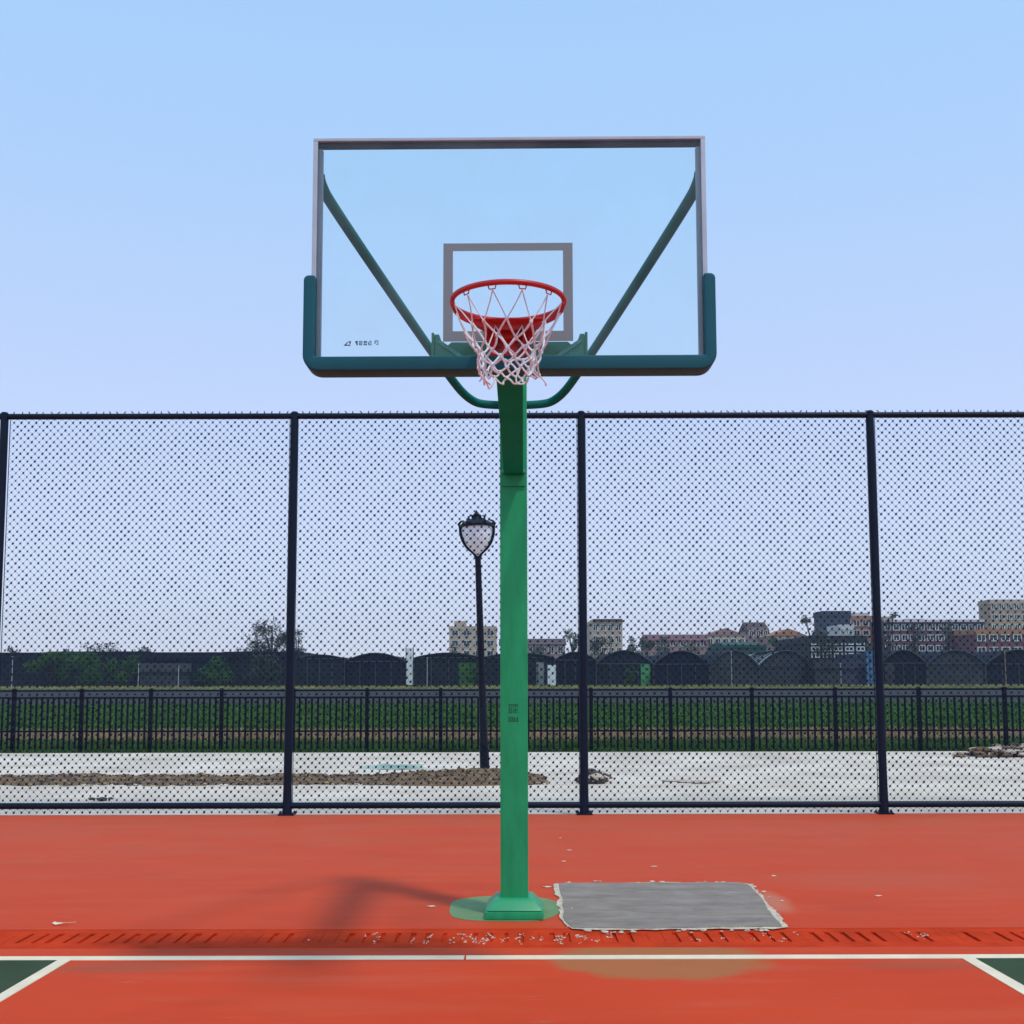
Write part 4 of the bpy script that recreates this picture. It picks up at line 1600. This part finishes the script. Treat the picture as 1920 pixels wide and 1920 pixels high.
# ------------------------------------------------------------------ trees
def tree(px, ytop, wpx, Y, label, m, n=1500, seed=1, group='trees on the skyline', shape=1.0, sparse=0.0, name='tree', ybot=None, lobes=11, leafs=1.15, spike=1.0):
    n = int(n * 1.35)
    rn = random.Random(seed)
    c = at(px, 1280, Y)
    zb_ = terrain_h(Y)
    H_ = at(px, ytop, Y).z - zb_
    W_ = wpx / F * Y
    root = empty(name, (c.x, Y, zb_), 0, label, 'tree' if name != 'bush' else 'bush', group)
    g = MB()
    tr = .035 * H_ ** .9
    th = H_ * (.45 if name != 'bush' else .25)
    g.tube([(0, 0, -.05), (rn.uniform(-.1, .1), 0, th * .5), (0, 0, th), (rn.uniform(-.2, .2), 0, H_ * .75)], [tr, tr * .75, tr * .55, tr * .15], 7)
    LO = []
    for k_ in range(lobes):
        an = rn.uniform(0, 2 * math.pi)
        u = rn.random()
        zz = H_ * (.28 + .64 * u) if name != 'bush' else H_ * (.2 + .7 * u)
        rad = W_ / 2 * math.sqrt(max(.05, 1 - ((zz / H_ - .5) / .55) ** 2)) * rn.uniform(.35, .85)
        q = Vector((math.cos(an) * rad, math.sin(an) * rad, zz))
        LO.append((q, W_ * rn.uniform(.13, .24)))
        b0 = Vector((0, 0, th * rn.uniform(.6, 1.1)))
        g.tube([b0, b0.lerp(q, .5) + Vector((0, 0, .1 * H_ * rn.random())), q], [tr * .4, tr * .25, tr * .1], 5)
        if sparse:
            e = q + Vector((rn.uniform(-1, 1), rn.uniform(-1, 1), rn.uniform(.2, 1.2))) * W_ * .22
            g.tube([q, e], [tr * .12, tr * .05], 4)
    g.build('trunk', M['bark'], root, smooth=True)
    g = MB()
    ls = .018 * F / F * Y / 90 * 7 * leafs * .6
    for i in range(n):
        q, rr = rn.choice(LO)
        d = Vector((rn.gauss(0, 1), rn.gauss(0, 1), rn.gauss(0, .8)))
        d = d.normalized() * rr * (rn.random() ** .5) * (1.25 if rn.random() < .15 else 1)
        p_ = q + d
        if p_.z > H_:
            p_.z = H_ - rn.random() * .1
        s_ = ls * rn.uniform(.6, 1.3)
        u_ = Vector((rn.gauss(0, 1), rn.gauss(0, 1), rn.gauss(0, 1))).normalized() * s_
        v_ = u_.cross(Vector((rn.gauss(0, 1), rn.gauss(0, 1), rn.gauss(0, 1)))).normalized() * s_ * .6 / spike ** .5
        u_ = u_ * spike ** .7
        g.add([p_ - u_, p_ + v_, p_ + u_, p_ - v_], [(0, 1, 2, 3)])
    g.build('crown', m, root)
    return root


LD, LF, LG = M['leaf_dark'], M['leaf'], M['leaf_grey']
tree(508, 1152, 104, 112, 'spiky dark tree left of the second tall fence post', LD, 2300, 1, sparse=1, lobes=16, spike=3.2)
tree(556, 1170, 36, 118, 'thin bare topped tree just right of the second tall fence post', LD, 260, 2, sparse=1, lobes=8)
tree(190, 1205, 90, 108, 'low spreading tree above the sheds at left', LD, 1000, 3, lobes=12)
tree(20, 1208, 46, 108, 'dark tree at the far left edge', LD, 500, 4, sparse=1)
tree(270, 1212, 50, 110, 'short dark tree above the grey booth', LD, 500, 5)
tree(1074, 1158, 44, 150, 'grey green tree left of the middle tall fence post', LG, 700, 6)
tree(1190, 1182, 52, 160, 'grey green tree right of the beige block', LG, 900, 7)
tree(1130, 1196, 60, 150, 'dark tree in front of the beige block', LD, 900, 17)
tree(1245, 1190, 44, 165, 'round grey tree before the low pink house', LG, 700, 8)
tree(1300, 1206, 70, 140, 'low olive tree behind the round greenhouses', LG, 800, 9)
tree(1492, 1196, 66, 132, 'green tree above the pale film greenhouse', LF, 1000, 10)
tree(1527, 1150, 58, 140, 'large grey green tree left of the dark blue block', LG, 1300, 11, sparse=1, lobes=14)
tree(1668, 1142, 50, 150, 'pointed dark tree right of the right tall fence post', LD, 700, 12, sparse=1)
tree(1716, 1158, 42, 155, 'small dark tree over the maroon terrace', LD, 500, 13)
tree(1560, 1198, 80, 106, 'dark tree in front of the stepped hall', LD, 900, 14, sparse=1)
tree(960, 1208, 60, 160, 'dark tree behind the hoop pole', LG, 600, 15)
tree(850, 1207, 40, 150, 'low dark tree at the foot of the pale tan block', LG, 500, 16)
BGP = 'bushes in front of the sheds'
tree(95, 1221, 78, 93, 'wide green bush at the far left', LF, 2300, 31, BGP, name='bush')
tree(165, 1222, 90, 92, 'large mid green bush left of the grey booth', LF, 2600, 32, BGP, name='bush')
tree(228, 1226, 70, 93, 'green bush touching the grey booth', LF, 1500, 33, BGP, name='bush')
tree(400, 1230, 80, 93, 'dark green bush right of the grey booth', LF, 1300, 34, BGP, name='bush')
tree(490, 1226, 84, 93, 'dark bush left of the second tall fence post', LD, 1500, 35, BGP, name='bush')
tree(890, 1252, 40, 87, 'small green bush behind the lamp post', LF, 700, 36, BGP, name='bush')
tree(1183, 1248, 26, 88.5, 'small olive bush at the greenhouse with the green strip', LF, 400, 37, BGP, name='bush')

for i, (px_, yt_, w_, Y_, m_, lb) in enumerate((
        (1008, 1205, 46, 155, LG, 'low grey tree just right of the hoop pole'),
        (1215, 1196, 50, 150, LD, 'dark tree between the beige block and the pink house'),
        (1345, 1198, 46, 150, LG, 'grey tree in front of the low cream house'),
        (1400, 1200, 40, 150, LD, 'dark tree below the small brown house'),
        (1455, 1192, 44, 150, LF, 'olive tree left of the pinkish house'),
        (1620, 1190, 60, 130, LD, 'dark tree filling the gap left of the right tall fence post'),
        (1780, 1160, 34, 158, LG, 'thin tree above the roof edge of the maroon terrace'),
        (130, 1214, 50, 108, LD, 'low dark crown above the wide bush at left'),
        (450, 1214, 60, 110, LD, 'low dark crown left of the sparse tree'))):
    tree(px_, yt_, w_, Y_, lb, m_, 700, 60 + i, sparse=.5)

# ------------------------------------------------------------------ the air
hz = MB()
hz.span(-420, 420, -80, 700, -2.0, 40)
hm = bpy.data.materials.new('haze')
hm.use_nodes = True
hm.node_tree.nodes.clear()
ho = hm.node_tree.nodes.new('ShaderNodeOutputMaterial')
hv = hm.node_tree.nodes.new('ShaderNodeVolumePrincipled')
hv.inputs['Color'].default_value = (0.80, 0.85, 1.0, 1)
hv.inputs['Density'].default_value = 0.0005
hv.inputs['Anisotropy'].default_value = 0.2
hm.node_tree.links.new(hv.outputs[0], ho.inputs['Volume'])
tag(hz.build('haze', hm), 'thin pale summer haze over the field', kind='stuff')
